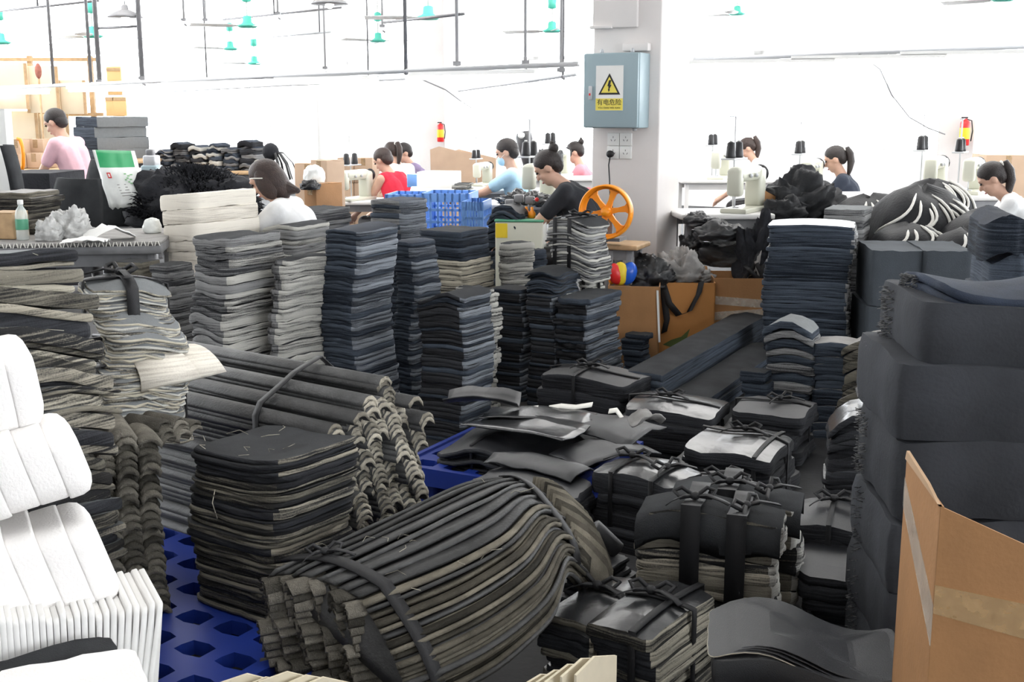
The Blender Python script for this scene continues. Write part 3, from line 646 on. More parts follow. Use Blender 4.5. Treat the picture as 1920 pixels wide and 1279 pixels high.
core.loft(rings, True, True); core.build('inner_strips', 's_dark', T, kind='stuff')
for s0, m_ in ((.10, 0), (.84, 0)):
    pts = []
    for k in range(17):
        t = 2*k/16; s = s0+(.03*t if s0 < .5 else .035*t); a = surf(s, t); b = surf(s, min(t+.05, 2)); d = surf(s+.02, t)-surf(s-.02, t)
        nn = d.cross(surf(s, min(t+.04, 2))-surf(s, max(t-.04, 0))); nn = -nn.normalized() if nn.length else V((0, 0, 1))
        if nn.z < -.1: nn = -nn
        pts.append(a+nn*.024)
    dd = (surf(s0+.05, .5)-surf(s0-.02, .5)).normalized()*.016
    MB().ribbon(pts, dd, .005).build('strap', 'strap', T)
knot_mb(surf(.12, .35)+V((0, 0, .03)), .03, .4).build('knot', 'strap', T)
# fan of thin edges on the far right end
for k in range(16):
    f = k/15; a = surf(1, .2+1.5*f); o = V((.035+.03*sin(3*f), .035, -.02-.03*f))
    pts = [a+o*.2+V((0, 0, .015)), a+o+V((0, 0, .02*(1-f))), a+o*1.9+V((0, 0, -.02)), a+o*2.3+V((0, 0, -.07))]
    MB().ribbon(pts, V((.004, .012, .03)), .006).build('strip_end', 's_side', T)
# curled ends on the near left
ax3 = (surf(0, .5)-surf(.12, .5)); ax3.z = 0; ang = atan2(ax3.y, ax3.x)
rr = random.Random(4)
ends = [arch(.16, rr.uniform(.05, .062), rr.uniform(.02, .028), .007, 6, 70+k, -.15) for k in range(4)]
first = [None]*4
for ci in range(8):
    t = ci/7; top = surf(0.02, t)
    for i in range(15):
        k = rr.randrange(4)
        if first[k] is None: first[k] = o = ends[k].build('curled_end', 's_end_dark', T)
        else: o = first[k].copy(); COL.objects.link(o); o.parent = T
        if i % 5 == 0: sh = rr.uniform(-.02, .035); sy = rr.uniform(-.008, .008); tl = rr.uniform(-.5, .5)
        p = top+V((cos(ang), sin(ang), 0))*(sh+.02-.004*(i % 5))+V((-sin(ang), cos(ang), 0))*sy
        o.location = (p.x, p.y, max(.02, top.z-.02-i*.0215)); o.rotation_euler = (tl+rr.uniform(-.1, .1), rr.uniform(-.05, .05), ang+rr.uniform(-.08, .08))
fibres(T, [surf(rnd.uniform(.1, .8), rnd.uniform(.1, 1.2))+V((0, 0, .02)) for _ in range(14)], ln=.04)
# ---------------------------------------------------------------- bundles at the front right
GS = 'bundles with wide black straps'
for lab, a, st in (('pale-edged bundle under a black felt cover, held by two wide black straps', (1203, 1462, 1503, 985, 3.08, 17, .345), [('x', -.22), ('x', .42)]),
                   ('second felt-covered bundle close behind the one with two wide straps', (1264, 1500, 1538, 950, 3.28, 17, .40), [('x', -.1)])):
    T = stack('strapped_bundle', lab, 'bundle', *a[:6], H=a[6], n=10, top='felt', edge='e_cream', r=.03, group=GS, sag=lambda u, v, f: -.02*u*u*(.3+f)+.012*v*v-.008*sin(3*u), jit=.007, jo=.006, tj=.5,
              straps=st, sw=.055, sgap=.024, d=.17, knots=((st[0][1], -.3, .3), (.5, -.1, 1.1)), edges=lambda f, i: 'e_brown' if i % 3 == 0 else 'e_mix', redge='e_pale')
    w_, d_, h_ = T['_dims']; b = MB(); pts = []
    sgx = lambda u: -.026*u*u-.008*sin(3*u)
    rings = []
    for u in [-1.02+k*.17 for k in range(13)]:
        x = u*w_/2; t = sgx(u)+h_
        prof = [(-d_/2-.004, t-.085-.02*sin(u*4+1)), (-d_/2-.018, t-.05), (-d_/2-.012, t-.008), (-d_/2+.015, t+.012), (0, t+.012), (d_/2-.01, t+.018), (d_/2+.012, t-.005), (d_/2+.012, t-.05)]
        rings.append([(x, y, z) for y, z in prof]+[(x, y*.985, z-.006) for y, z in prof[::-1]])
    b.loft(rings, True, True).build('felt_cover', 'felt', T)
GF = 'two flat glossy bundles at the front'
for lab, a in (('left one of two flat glossy bundles side by side at the front', (1016, 1118, 1196, 1172, 2.82)), ('right one of two flat glossy bundles side by side at the front, its end pale', (1112, 1228, 1366, 1190, 2.68))):
    T = stack('tied_bundle', lab, 'bundle', *a, 36, n=9, top='gloss', edge='e_black', r=.018, group=GF, sag=lambda u, v, f: -.012*u*u*f-.012*v*v*f, jit=.005, jo=.006, tj=.5,
              edges=lambda f, i: 'e_black' if i % 4 else 'e_brown', redge='e_cream', straps=[('x', .35), ('y', .1)] if a[0] > 1100 else [('y', .2)], sw=.02, knots=((-.3, .1, .3),), d=.34 if a[0] < 1100 else .36)
T = stack('sheet_pile', 'black pile with a wavy saddle-shaped top sheet, in front of the cardboard box', 'fabric pile', 1352, 1690, 1720, 1258, 2.42, 9, n=5, top='leather', edge='leather', d=.17, r=.02,
          sag=lambda u, v, f: (.035*f**4)*(sin(-2.6*u+.2)*1.0+.35*v)+.01*v*f, jit=.003, jo=.005, tj=.2, ins=.004, es=12)
for k in range(4):
    w_, d_, h_ = T['_dims']
    slab_mb(w_*.99, d_, h_+.002+k*.004, h_+.005+k*.004, .02, (lambda u, v: .037*(sin(-2.6*u+.2)+.35*v)+.01*v+.004*k*(u > .2)*(u-.2)), .003, 900+k, .001, 12, (.01*k-.02, .004*k)).build('thin_sheet', ['leather', 'e_cream' if k == 0 else 'leather'], T)
# small rolls in the gap
for lab, px, py, l in (('upper black roll in the dark gap beside the swept bundle', 1088, 1000, .07), ('longer black roll leaning in the dark gap beside the swept bundle', 1135, 1010, .11), ('lowest black roll in the dark gap beside the swept bundle', 1105, 1040, .09)):
    c = P(px, py, 3.45); b = MB(); a = Matrix.Rotation(R(-70+px % 37), 3, 'Y')
    b.lathe([(.002, -l/2), (.026, -l/2), (.028, -l/2+.004), (.028, l/2-.004), (.026, l/2), (.010, l/2), (.009, l/2-.03), (.002, l/2-.03)], (0, 0, 0), 14, 0, a)
    tag(b.build('roll', 'leather', None, c), lab, 'roll', 'black rolls')
stack('sheet_pile', 'black pile deep in the gap, carrying the small black rolls', 'fabric pile', 1050, 1140, 1200, 1075, 3.3, 35, n=8, top='leather', edge='e_black', r=.02, jit=.005, jo=.01)
# cream boards poking up at the bottom
GB2 = 'cream boards at the bottom edge'
for i, (px, py, rz) in enumerate(((470, 1262, 20), (505, 1268, 28), (545, 1258, 22), (580, 1264, 30), (612, 1268, 26), (1020, 1262, 40), (1045, 1254, 44), (1070, 1243, 48), (1095, 1232, 52), (1118, 1228, 55))):
    c = P(px, py, 2.36); hgt = c.z; b = MB()
    W = .07 if px < 700 else .085
    pr = [(-W, 0), (W, 0), (W, hgt-.035), (-W*.1, hgt), (-W, hgt-.012)]
    b.loft([[(x, -.003, z) for x, z in pr], [(x+.0, .003, z) for x, z in pr]], True, True, 0, True, False)
    names = ['first', 'second', 'third', 'fourth', 'fifth']
    tag(b.build('board', 'cream_paper', None, (c.x, c.y, 0), (0, 0, R(rz))), '%s cream board from the left, standing %s' % (names[i % 5], 'before the swept bundle of strips' if i < 5 else 'before the flat glossy bundles'), 'board', GB2)
# ---------------------------------------------------------------- white pads
GP = 'bundles of white pads'
def pad_row(label, tr, br, bl, n, depth, t, m='pad', fan=0., seed=0, L=.5, nm='pad', r=.045):
    """upright pads in a row; tr/br = top and bottom right corners, bl = a point further left on the bottom line"""
    a = V((-.88, -.46, -.17)).normalized(); up = tr-br; H = up.length; up = up.normalized(); dp = a.cross(up).normalized()
    if dp.y < 0: dp = -dp
    dp.z *= .3; dp.normalize()
    T = thing('pad_bundle', label, 'pads', br, 0, GP); rr = random.Random(seed)
    for i in range(n):
        o = a*(i*L/n); hh = H*(1+rr.uniform(-.01, .02)+.45*i/n); ol = rrect(depth, hh, r, 4, 3); b = MB(); rings = []
        oz = rr.uniform(-.004, .008)
        bend = fan*max(0, 1-i/(n*.55))**2
        def pt(x, y, s, ins):
            f = (y+hh/2)/hh
            return o+dp*(depth/2+x*(1-ins/depth*2))+up*((y*(1-ins/hh*2))+hh/2+oz)+a*(s)-a*(bend*f*f)+up*(bend*.35*f)
        th_ = L/n*.995
        if nm == 'pad': prof = ([(0, .034), (.005, .019), (.015, .006), (.03, .001)] if i == 0 else [(0, .0015), (.006, 0)])+[(th_-.005, 0), (th_, .001)]
        else: prof = [(0, .001), (th_*.1, 0), (th_*.9, 0), (th_, .001)]
        for s, ins in prof:
            rings.append([pt(x, y, s, ins) for x, y in ol])
        b.loft(rings, True, True); b.build(nm, m, T)
    return T
for lab, tr, br, bl, Y, Yl in (('topmost bundle of white pads at the left edge', (58, 645), (94, 800), (0, 828), 2.36, 2.12),
                               ('second bundle of white pads from the top, at the left edge', (138, 804), (190, 930), (0, 1022), 2.33, 1.98),
                               ('third bundle of white pads from the top, reaching furthest right of the blocky ones', (180, 988), (242, 1132), (0, 1222), 2.3, 1.92)):
    pad_row(lab, P(*tr, Y), P(*br, Y), P(*bl, Yl), 8, .26, .07, seed=int(tr[1]), L=.46)
t_ = P(262, 1165, 2.24)
pad_row('lowest bundle of thin white sheets, fanned and curling at its right end', t_, V((t_.x+.01, t_.y-.03, .09)), P(0, 1370, 1.9), 40, .24, .012, 'thin_white', .05, 9, .46, 'sheet', .012)
T = MB()
c = P(170, 1262, 2.02)
slab_mb(.30, .2, 0, .02, .02, lambda u, v: .006*sin(3*u), .004, 77, .004, 6).build('black_pad', ['felt', 'e_black'], None, c-V((.1, 0, .02)), (0, 0, .5))
tag(bpy.data.objects['black_pad'], 'fuzzy black pad lying under the fanned white sheets, bottom left', 'pad')
c = P(215, 1275, 1.96)
T = thing('pad_bundle', 'white pads at the very bottom, in front of the fuzzy black pad', 'pads', (c.x-.08, c.y, 0), .45, GP)
for k in range(5): slab_mb(.26, .2, c.z*k/5, c.z*(k+1)/5, .03, None, .003, 78+k, .008, 6).build('pad', ['pad', 'pad'], T)
# ---------------------------------------------------------------- black bales and cardboard box at the right edge
GR = 'black bales stacked at the right edge'
def bale(label, xl, yt, yb, Y, wd, dp, n, rz, m='bale', e='bale', r=.03, amp=.012, off=0., seed=0):
    a, b_ = P(xl, yt, Y), P(xl, yb, Y); z1, z0 = a.z, b_.z
    T = thing('bale', label, 'bale', (a.x+wd/2+off, Y+dp/2, z0), R(rz), GR)
    for i in range(n):
        h = (z1-z0)/n
        slab_mb(wd, dp, i*h, (i+1)*h*.996, r, (lambda u, v: amp*sin(2.2*u+seed)-amp*.8*v*v), .006, seed*17+i, min(.009, h*.35), 9, (rnd.uniform(-.01, .01), 0)).build('folded_sheet', [m, e], T)
    fb = MB()
    for k in range(120):                                      # fuzzy frayed border on the left edge
        z = rnd.uniform(.1, .95)*(z1-z0); y = dp/2-.06-rnd.uniform(0, .1)
        fb.tube([(-wd/2+.004, y, z), (-wd/2-.006-rnd.uniform(0, .008), y-.003, z+rnd.uniform(-.006, .006))], .0012, 3)
    fb.build('frayed_edge', 'e_grey', T, kind='stuff')
    return T
bale('lowest black bale, standing behind the open cardboard box', 1688, 980, 1358, 2.72, .62, .45, 3, -4, seed=1)
bale('black bale just above the rim of the cardboard box', 1694, 832, 978, 2.72, .62, .45, 1, -4, seed=2, amp=.01)
bale('thick black bale in the middle of the right-edge stack', 1708, 690, 832, 2.72, .6, .45, 1, -5, seed=3, amp=.014)
bale('uppermost large black bale of the right-edge stack', 1742, 572, 690, 2.74, .56, .42, 1, -3, seed=4, amp=.008, r=.035)
bale('rumpled thin black bale with light folds on top of the right-edge stack', 1765, 535, 572, 2.78, .5, .34, 2, 4, 'navy', 'navy', .05, .022, seed=5)
stack('sheet_pile', 'blue-black folded pile behind the rumpled bale, at the right edge', 'fabric pile', 1862, 1960, 2010, 410, 3.9, 12, n=9, top='navy', edge='e_dark', r=.05, sag=lambda u, v, f: -.02*u*u+.012*sin(3*u+f*9), jit=.01, jo=.018)
def carton(name, label, c, rz, W, D, H, t=.006, m='card', mi='card_in', grp=None, flaps=(), slope=0., back=None):
    """open box: four wall panels, bottom and folded flaps; c = near left bottom corner"""
    T = thing(name, label, 'box', c, rz, grp)
    def panel(pts, nrm, nm, mm):
        n = V(nrm)*t; MB().loft([[V(p) for p in pts], [V(p)+n for p in pts]], True, True, 0, True, False).build(nm, mm, T)
    panel([(0, 0, 0), (W, 0, 0), (W, 0, H-slope), (0, 0, H)], (0, 1, 0), 'front_panel', m); HB = H if back is None else back
    panel([(0, D, 0), (W, D, 0), (W, D, HB), (0, D, HB)], (0, -1, 0), 'back_panel', m)
    panel([(0, 0.0005, 0), (0, D, 0), (0, D, H), (0, 0, H)], (1, 0, 0), 'side_panel', m)
    panel([(W, 0, 0), (W, D, 0), (W, D, HB), (W, 0, min(HB, H-slope))], (-1, 0, 0), 'side_panel', m)
    panel([(0, 0, 0), (W, 0, 0), (W, D, 0), (0, D, 0)], (0, 0, 1), 'bottom', m)
    for f, a, l in flaps:
        a = R(a); o, u = {'front': (V((0, 0, H)), V((W, 0, 0))), 'left': (V((0, 0, H)), V((0, D, 0))), 'back': (V((0, D, H)), V((W, 0, 0))), 'right': (V((W, 0, H)), V((0, D, 0)))}[f]
        out = {'front': V((0, -1, 0)), 'left': V((-1, 0, 0)), 'back': V((0, 1, 0)), 'right': V((1, 0, 0))}[f]
        d = out*cos(a)+V((0, 0, 1))*sin(a); k = u.normalized()*.01
        panel([o+k, o+u-k, o+u-k*2+d*l, o+k*2+d*l], d.cross(u).normalized(), 'flap', mi)
    return T
n_ = P(1764, 950, 2.02); T = carton('cardboard_box', 'large open cardboard box with clear tape, bottom right corner', (n_.x, n_.y, 0), R(-7), .55, .30, n_.z, .006, 'card', 'card_in', slope=.24, back=n_.z-.34)
H_ = n_.z
def tape(pts, m='tape', nm='tape'):
    MB().loft([[V(p) for p in pts], [V(p)+V((-.0004, -.0012, 0)) for p in pts]], True, True, 0, True, False).build(nm, m, T)
tape([(0, -.001, H_-.15), (.5, -.001, H_-.24), (.5, -.001, H_-.33), (0, -.001, H_-.205)])
tape([(0, -.0015, H_-.55), (.5, -.0015, H_-.57), (.5, -.0015, H_-.63), (0, -.0015, H_-.61)])
MB().loft([[V((-.0015, y, z)) for y, z in ((0, H_-.19), (.30, H_-.04), (.30, H_-.10), (0, H_-.27))], [V((-.0005, y, z)) for y, z in ((0, H_-.19), (.30, H_-.04), (.30, H_-.10), (0, H_-.27))]], True, True, 0, True, False).build('tape', 'wrap', T)
MB().loft([[V((-.0015, y, z)) for y, z in ((0, .06), (.30, .30), (.30, .22), (0, -.0))], [V((-.0005, y, z)) for y, z in ((0, .06), (.30, .30), (.30, .22), (0, -.0))]], True, True, 0, True, False).build('tape', 'wrap', T)
MB().loft([[V((-.003, y, z)) for y, z in ((0, H_), (.30, H_), (.29, H_+.02), (.10, H_+.012), (.012, H_+.0))], [V((.003, y, z)) for y, z in ((0, H_), (.30, H_), (.29, H_+.02), (.10, H_+.012), (.012, H_+.0))]], True, True, 0, True, False).build('flap', 'card_in', T)

c_ = V((n_.x, n_.y, .02))+Matrix.Rotation(R(-7), 3, 'Z') @ V((.285, .15, 0)); TT = thing('sheet_pile', 'black sheets packed inside the open cardboard box', 'fabric pile', c_, R(-7))
for k in range(6): slab_mb(.5, .25, k*(H_-.42)/6, (k+1)*(H_-.42)/6*.998, .02, None, .003, 640+k, .004, 6).build('sheet', ['felt', 'e_black'], TT)
# ---------------------------------------------------------------- people
def remesh(b, name, m, parent, vox, sm=3):
    o = b.build(name, m, None)
    a = o.modifiers.new('r', 'REMESH'); a.mode = 'VOXEL'; a.voxel_size = vox; a.use_smooth_shade = True
    s = o.modifiers.new('s', 'SMOOTH'); s.factor = .5; s.iterations = sm
    me = bpy.data.meshes.new_from_object(o.evaluated_get(bpy.context.evaluated_depsgraph_get()))
    o.modifiers.clear(); old = o.data; o.data = me; bpy.data.meshes.remove(old); me.name = name
    if not me.materials: me.materials.append(M[m] if isinstance(m, str) else m)
    me.polygons.foreach_set('use_smooth', [True]*len(me.polygons)); o.parent = parent
    return o
def person(label, px, py, Y, heading, shirt, lean=22, hp=30, seated=True, sleeve='short', hair='short', hm='hair', reach=(.42, .38), mask=False, trousers='black', k=.97, spread=.13, tie=None):
    """px, py = centre of the head in the picture; the figure faces heading (degrees), leaning and looking down at the work"""
    D = lambda a: V((sin(R(a)), 0, cos(R(a))))
    pel = V((0, 0, 0)); wa = pel+D(lean*.4)*.17*k; ch = wa+D(lean)*.2*k; nb = ch+D(lean*1.2)*.15*k
    hd = nb+D(lean*1.1+hp*.35)*.165*k
    Hc = P(px, py, Y); zp = Hc.z-hd.z
    zp = max(.42, min(zp, .95)) if not seated else max(.42, min(zp, .72))
    off = V((0, 0, zp)); pel, wa, ch, nb, hd = [p+off for p in (pel, wa, ch, nb, hd)]
    hr = R(heading); T = thing('person', label, 'person', (Hc.x-cos(hr)*hd.x, Hc.y-sin(hr)*hd.x, 0), hr)
    b, sh, tr = MB(), MB(), MB()
    def both(*a, g=.014, dst=sh): b.cap(*a); dst.cap(a[0], a[1], a[2]+g, a[3]+g)
    for s in (-1, 1):
        both(pel+V((0, s*.065, .02)), wa+V((0, s*.055, 0)), .105*k, .092*k)
        both(wa+V((0, s*.055, 0)), ch+V((0, s*.07, 0)), .092*k, .098*k)
        both(ch+V((0, s*.07, 0)), nb-D(lean)*.05+V((0, s*.075, 0)), .098*k, .06*k)
    sc = nb-D(lean)*.045; SW = .165*k
    both(sc+V((0, -SW*.8, 0)), sc+V((0, SW*.8, 0)), .052*k, .052*k, g=.012)
    b.cap(nb-D(lean)*.03, hd-V((0.012, 0, .05)), .054*k, .047*k)
    for s in (-1, 1):
        S = sc+V((0, s*SW, -.005)); h = sc+V((reach[0], s*spread, -reach[1])); u1, u2 = .275*k, .25*k
        d = h-S; L = min(d.length, (u1+u2)*.985); dn = d.normalized(); h = S+dn*L
        a = (u1*u1-u2*u2+L*L)/(2*L); hh = sqrt(max(u1*u1-a*a, 0)); pole = V((-.25, s*.45, -.85)); pole = (pole-dn*pole.dot(dn)).normalized()
        E = S+dn*a+pole*hh
        b.cap(S, E, .05*k, .038*k); b.cap(E, h, .038*k, .025*k)
        if sleeve == 'short': q = S.lerp(E, .62); sh.cap(S, q, .066*k, .058*k)
        elif sleeve == 'long': sh.cap(S, E, .064*k, .052*k); sh.cap(E, E.lerp(h, .9), .052*k, .04*k)
        fd = (h-E).normalized(); fd = (fd+V((.25, 0, -.15))).normalized(); sd = fd.cross(V((0, 0, 1))).normalized(); nn = sd.cross(fd)
        pc = h+fd*.045; b.cap(h, h+fd*.075, .026, .030); b.cap(h+sd*.018+fd*.03, h+sd*.022+fd*.07, .016, .016); b.cap(h-sd*.018+fd*.03, h-sd*.022+fd*.07, .016, .016)
        for q, ln in ((-1.5, .062), (-.5, .075), (.5, .07), (1.5, .052)):
            p0 = h+fd*.08+sd*(q*.0185); p1 = p0+fd*ln*.55-nn*.006+sd*(q*.003); p2 = p1+fd*ln*.35-nn*.026
            b.cap(p0, p1, .0095, .009, 8); b.cap(p1, p2, .009, .008, 8)
        ts = -s; p0 = h+fd*.03+sd*(ts*-.0)+V((0, ts*.028, 0)); p1 = p0+fd*.03+V((0, ts*.026, -.012)); p2 = p1+fd*.032+V((0, ts*.002, -.012))
        b.cap(p0, p1, .013, .0105, 8); b.cap(p1, p2, .0105, .009, 8)
        hip = pel+V((0, s*.085, 0))
        kn = hip+V((.41*k, s*.04, -.03)) if seated else hip+V((.03, s*.01, -zp*.48))
        if seated: kn.z = max(kn.z, .44)
        an = V((kn.x-.03, kn.y, .08)) if seated else V((hip.x-.03, hip.y+s*.02, .08))
        both(hip, kn, .082*k, .058*k, g=.013, dst=tr); both(kn, an, .056*k, .036*k, g=.014, dst=tr)
        b.cap(an+V((-.02, 0, -.045)), an+V((.13, 0, -.055)), .032, .024)
    tr.cap(pel+V((0, -.06, .01)), pel+V((0, .06, .01)), .118*k, .118*k)
    sh.cap(pel+V((0, -.06, .03)), pel+V((0, .06, .03)), .126*k, .126*k)
    # head
    hm_ = Matrix.Rotation(R(hp), 3, 'Y'); X = lambda x, y, z: hd+hm_ @ (V((x, y, z))*k)
    b.ell(X(-.008, 0, .025), (.096*k, .075*k, .092*k), hm_, 16, 10); b.ell(X(.028, 0, -.045), (.062*k, .056*k, .078*k), hm_, 14, 8)
    b.ell(X(.05, 0, -.092), (.03*k, .03*k, .022*k), hm_, 10, 6)
    b.cap(X(.082, 0, .008), X(.104, 0, -.028), .009*k, .013*k, 8)
    b.cap(X(.078, -.035, .028), X(.078, .035, .028), .013*k, .013*k, 8)
    for s in (-1, 1):
        b.ell(X(-.008, s*.076, -.012), (.022*k, .010*k, .034*k), hm_, 8, 6); b.ell(X(.055, s*.035, -.03), (.028*k, .022*k, .025*k), hm_, 8, 6)
    remesh(b, 'body', 'skin', T, .0085, 2)
    if sleeve == 'none':
        pass
    remesh(sh, 'shirt', shirt, T, .012, 3); remesh(tr, 'trousers', trousers, T, .014, 3)
    for s in (-1, 1): MB().ell(X(.083, s*.033, .008), (.009*k, .014*k, .008*k), hm_, 8, 6).build('eye', 'eye', T)
    MB().ell(X(.088, 0, -.066), (.010*k, .023*k, .007*k), hm_, 8, 6).build('mouth', 'lip', T)
    hb = MB(); hb.ell(X(-.020, 0, .034), (.102*k, .084*k, .086*k), Matrix.Rotation(R(hp-27), 3, 'Y'), 18, 12)
    if hair == 'short': hb.ell(X(-.055, 0, -.01), (.055*k, .074*k, .075*k), hm_, 14, 8)
    if hair == 'bob':
        hb.ell(X(-.042, 0, -.03), (.08*k, .092*k, .145*k), hm_, 18, 12)
        for s in (-1, 1): hb.ell(X(-.005, s*.078, -.04), (.055*k, .02*k, .10*k), hm_, 10, 8)
        hb.cap(X(-.06, 0, -.10), X(-.125, 0, -.165), .06*k, .02*k)
    if hair in ('pony', 'bun', 'long'): hb.ell(X(-.055, 0, .0), (.055*k, .073*k, .075*k), hm_, 14, 8)
    if hair == 'pony':
        a_ = X(-.10, 0, .045); pts = [a_, X(-.128, 0, .045), a_+V((-.055, .005, -.035)), a_+V((-.068, .012, -.10)), a_+V((-.06, .018, -.17)), a_+V((-.045, .02, -.25))]
        hb.tube(pts, [.022*k, .032*k, .036*k, .034*k, .024*k, .006], 10)
        MB().lathe([(.02, -.009), (.029, -.006), (.029, .006), (.02, .009)], X(-.112, 0, .046), 12, 0, Matrix.Rotation(R(90+hp), 3, 'Y')).build('hair_tie', tie or 'piping', T)
    if hair == 'bun': hb.ell(X(-.105, 0, .085), (.036*k, .038*k, .036*k), hm_, 12, 8); hb.ell(X(-.115, 0, .115), (.016, .016, .02), hm_, 8, 6)
    hb.build('hair', hm, T)
    if mask:
        mb_ = MB(); mb_.ell(X(.062, 0, -.055), (.052*k, .062*k, .05*k), hm_, 14, 8); mb_.build('face_mask', cloth('pale_blue_mask', (.45, .68, .85)), T)
        for s in (-1, 1): MB().tube([X(.06, s*.06, -.035), X(.02, s*.077, -.02), X(-.02, s*.08, -.012)], .002, 4).build('mask_loop', 'piping', T)
    if hair == 'bob':
        pts = [X(.062, .066, .045), X(.045, .080, .04), X(.02, .096, .025), X(-.02, .103, .0)]
        MB().tube(pts, .0035, 5).build('mask_strap', 'piping', T)
    return T
pink, white, redc, bluec, blackc, floral, navyc, purple = [cloth(n, c) for n, c in (('pink_shirt', (.74, .46, .52)), ('white_shirt', (.82, .82, .82)), ('red_vest', (.66, .02, .05)),
    ('pale_blue_shirt', (.42, .64, .80)), ('black_shirt', (.016, .018, .024)), ('pink_patterned_shirt', (.82, .30, .36)), ('navy_shirt', (.022, .03, .05)), ('purple_shirt', (.28, .22, .36)))]
person('man in a pink short-sleeved shirt standing bent over the black counter', 104, 229, 10.3, 166, pink, 18, 30, False, reach=(.36, .46))
person('woman with bobbed hair and a white shirt, sitting behind the off-white felt pile', 498, 336, 7.0, 172, white, 24, 34, hair='bob', hm='hair_brown', reach=(.42, .3))
person('woman in a sleeveless red top sewing at a white table', 718, 300, 11.5, 146, redc, 22, 34, sleeve='none', hair='short', hm='hair_brown', reach=(.40, .40))
person('woman with a long ponytail and white shirt behind the woman in red', 735, 286, 13.0, 140, white, 20, 30, False, hair='pony', hm='hair_brown', reach=(.15, .45))
person('person in purple mostly hidden behind the woman with the long ponytail', 757, 292, 13.9, 200, purple, 22, 25, reach=(.4, .3))
person('man in a pale blue shirt and face mask reaching forward over a table', 950, 285, 10.3, 168, bluec, 12, 22, mask=True, reach=(.50, .22))
person('woman in a black shirt with her hair in a bun, sewing near the square column', 1028, 314, 7.55, 168, blackc, 30, 36, hair='bun', reach=(.40, .34), k=.93)
person('woman in a pink patterned shirt far behind the woman with the bun', 1078, 286, 13.2, 170, floral, 14, 20, hair='bun', reach=(.35, .4))
person('woman in a pale shirt far off behind the white table on the right', 1402, 278, 13.0, 165, white, 22, 40, hair='pony', hm='hair_brown', reach=(.4, .4))
person('woman in a navy shirt with a ponytail sewing behind the dark cloth heap', 1566, 298, 10.6, 160, navyc, 16, 24, hair='pony', reach=(.46, .40))
person('woman with a ponytail and white collared shirt, bent down at the right edge', 1860, 335, 8.2, 160, white, 28, 36, hair='pony', sleeve='long', reach=(.40, .40))
# ---------------------------------------------------------------- square column with its electric box
CY = 7.6
nc = P(1230, 500, CY); t25 = R(25); cx_, cy_ = V((cos(t25), -sin(t25), 0)), V((sin(t25), cos(t25), 0)); kc = ppm(CY, .8)
CWd, CD = 120/kc/cos(t25), 55/kc/sin(t25); CR = Matrix((cx_, cy_, V((0, 0, 1)))).transposed()
cc = V((nc.x, nc.y, 0))-cx_*(CWd/2)+cy_*(CD/2)
b = MB().box(cc+V((0, 0, 2.12)), (CWd, CD, 4.24), CR, 0, .012); o = b.build('column', 'plaster'); o['kind'] = 'structure'
def on_col(a, out, z): return V((nc.x, nc.y, 0))-cx_*a-cy_*out+V((0, 0, z))           # a = metres left of the near corner, out = in front of the face
b = MB(); b.box(on_col(CWd+.012, -.15, 2.1), (.024, .06, 4.2), CR); o = b.build('trim_1', 'plaster'); o['kind'] = 'structure'
def zc(py): return P(1150, py, CY).z
T = thing('cable_duct', 'white cable duct running down the column above the electric box', 'duct', on_col(.25, 0, 0), -t25)
MB().box((-.05, -.02, (zc(0)+.4+zc(50))/2), (.30, .035, zc(0)+.4-zc(50)), None, 0, .006).build('duct', 'plaster', T)
MB().box((.10, -.035, zc(88)), (.17, .06, .05), None, 0, .006).build('duct', 'plaster', T)
MB().box((-.14, -.03, zc(48)), (.15, .05, .02), None, 0, .004).build('duct', 'plaster', T)
bw, bd = 96/kc/cos(t25), 27/kc/sin(t25); bz0, bz1 = zc(246)+.02, zc(106)+.02; bh = bz1-bz0
T = thing('electric_box', 'grey-blue electric box with a yellow warning sign, mounted on the square column', 'electric box', on_col(.07+bw/2, bd/2, bz0), -t25)
MB().box((0, .012, bh/2), (bw, bd-.024, bh), None, 0, .008).build('body', 'boxside', T)
dr = MB().box((0, -bd/2+.008, bh/2), (bw*.985, .022, bh*.985), None, 0, .006).build('door', 'boxblue', T)
yf = -bd/2-.004
MB().box((-bw*.36, yf-.004, bh*.47), (.022, .012, .085), None, 0, .003).build('latch', 'zinc', dr)
MB().box((-bw*.365, yf-.011, bh*.45), (.010, .004, .014)).build('latch_button', 'red', dr)
sx0, sx1, sz0, sz1 = -bw*.262, bw*.235, bh*.235, bh*.83
sg = MB().box(((sx0+sx1)/2, yf-.002, (sz0+sz1)/2), (sx1-sx0, .003, sz1-sz0)).build('warning_sign', 'paper', dr)
yl = mat('sign_yellow', (.85, .72, .12), .5); kk = mat('sign_black', (.02, .02, .02), .5)
sm = (sx0+sx1)/2; sw_ = sx1-sx0
MB().box((sm, yf-.0042, sz0+sw_*.21), (sw_*.99, .001, sw_*.40)).build('yellow_band', yl, sg)
def tri(cx, z0, s, y, m, nm):
    MB().loft([[(cx-s/2, y, z0), (cx+s/2, y, z0), (cx, y, z0+s*.9)], [(cx-s/2, y+.001, z0), (cx+s/2, y+.001, z0), (cx, y+.001, z0+s*.9)]][::-1], True, True, 0, True, False).build(nm, m, sg)
tz = sz1-sw_*.98
tri(sm, tz, sw_*.80, yf-.0045, kk, 'triangle'); tri(sm, tz+sw_*.065, sw_*.60, yf-.0056, yl, 'triangle')
bolt = [(-.01, .40), (.07, .40), (.03, .24), (.08, .24), (.0, .09), (.03, .09), (-.02, .0), (-.05, .1), (-.025, .1), (-.03, .2), (-.07, .2)]
bolt = [(x, z) for x, z in bolt]
MB().loft([[(sm+x*sw_, yf-.0068, tz+sw_*(.09+z)) for x, z in bolt], [(sm+x*sw_, yf-.006, tz+sw_*(.09+z)) for x, z in bolt]][::-1], True, True, 0, True, False).build('bolt', kk, sg)
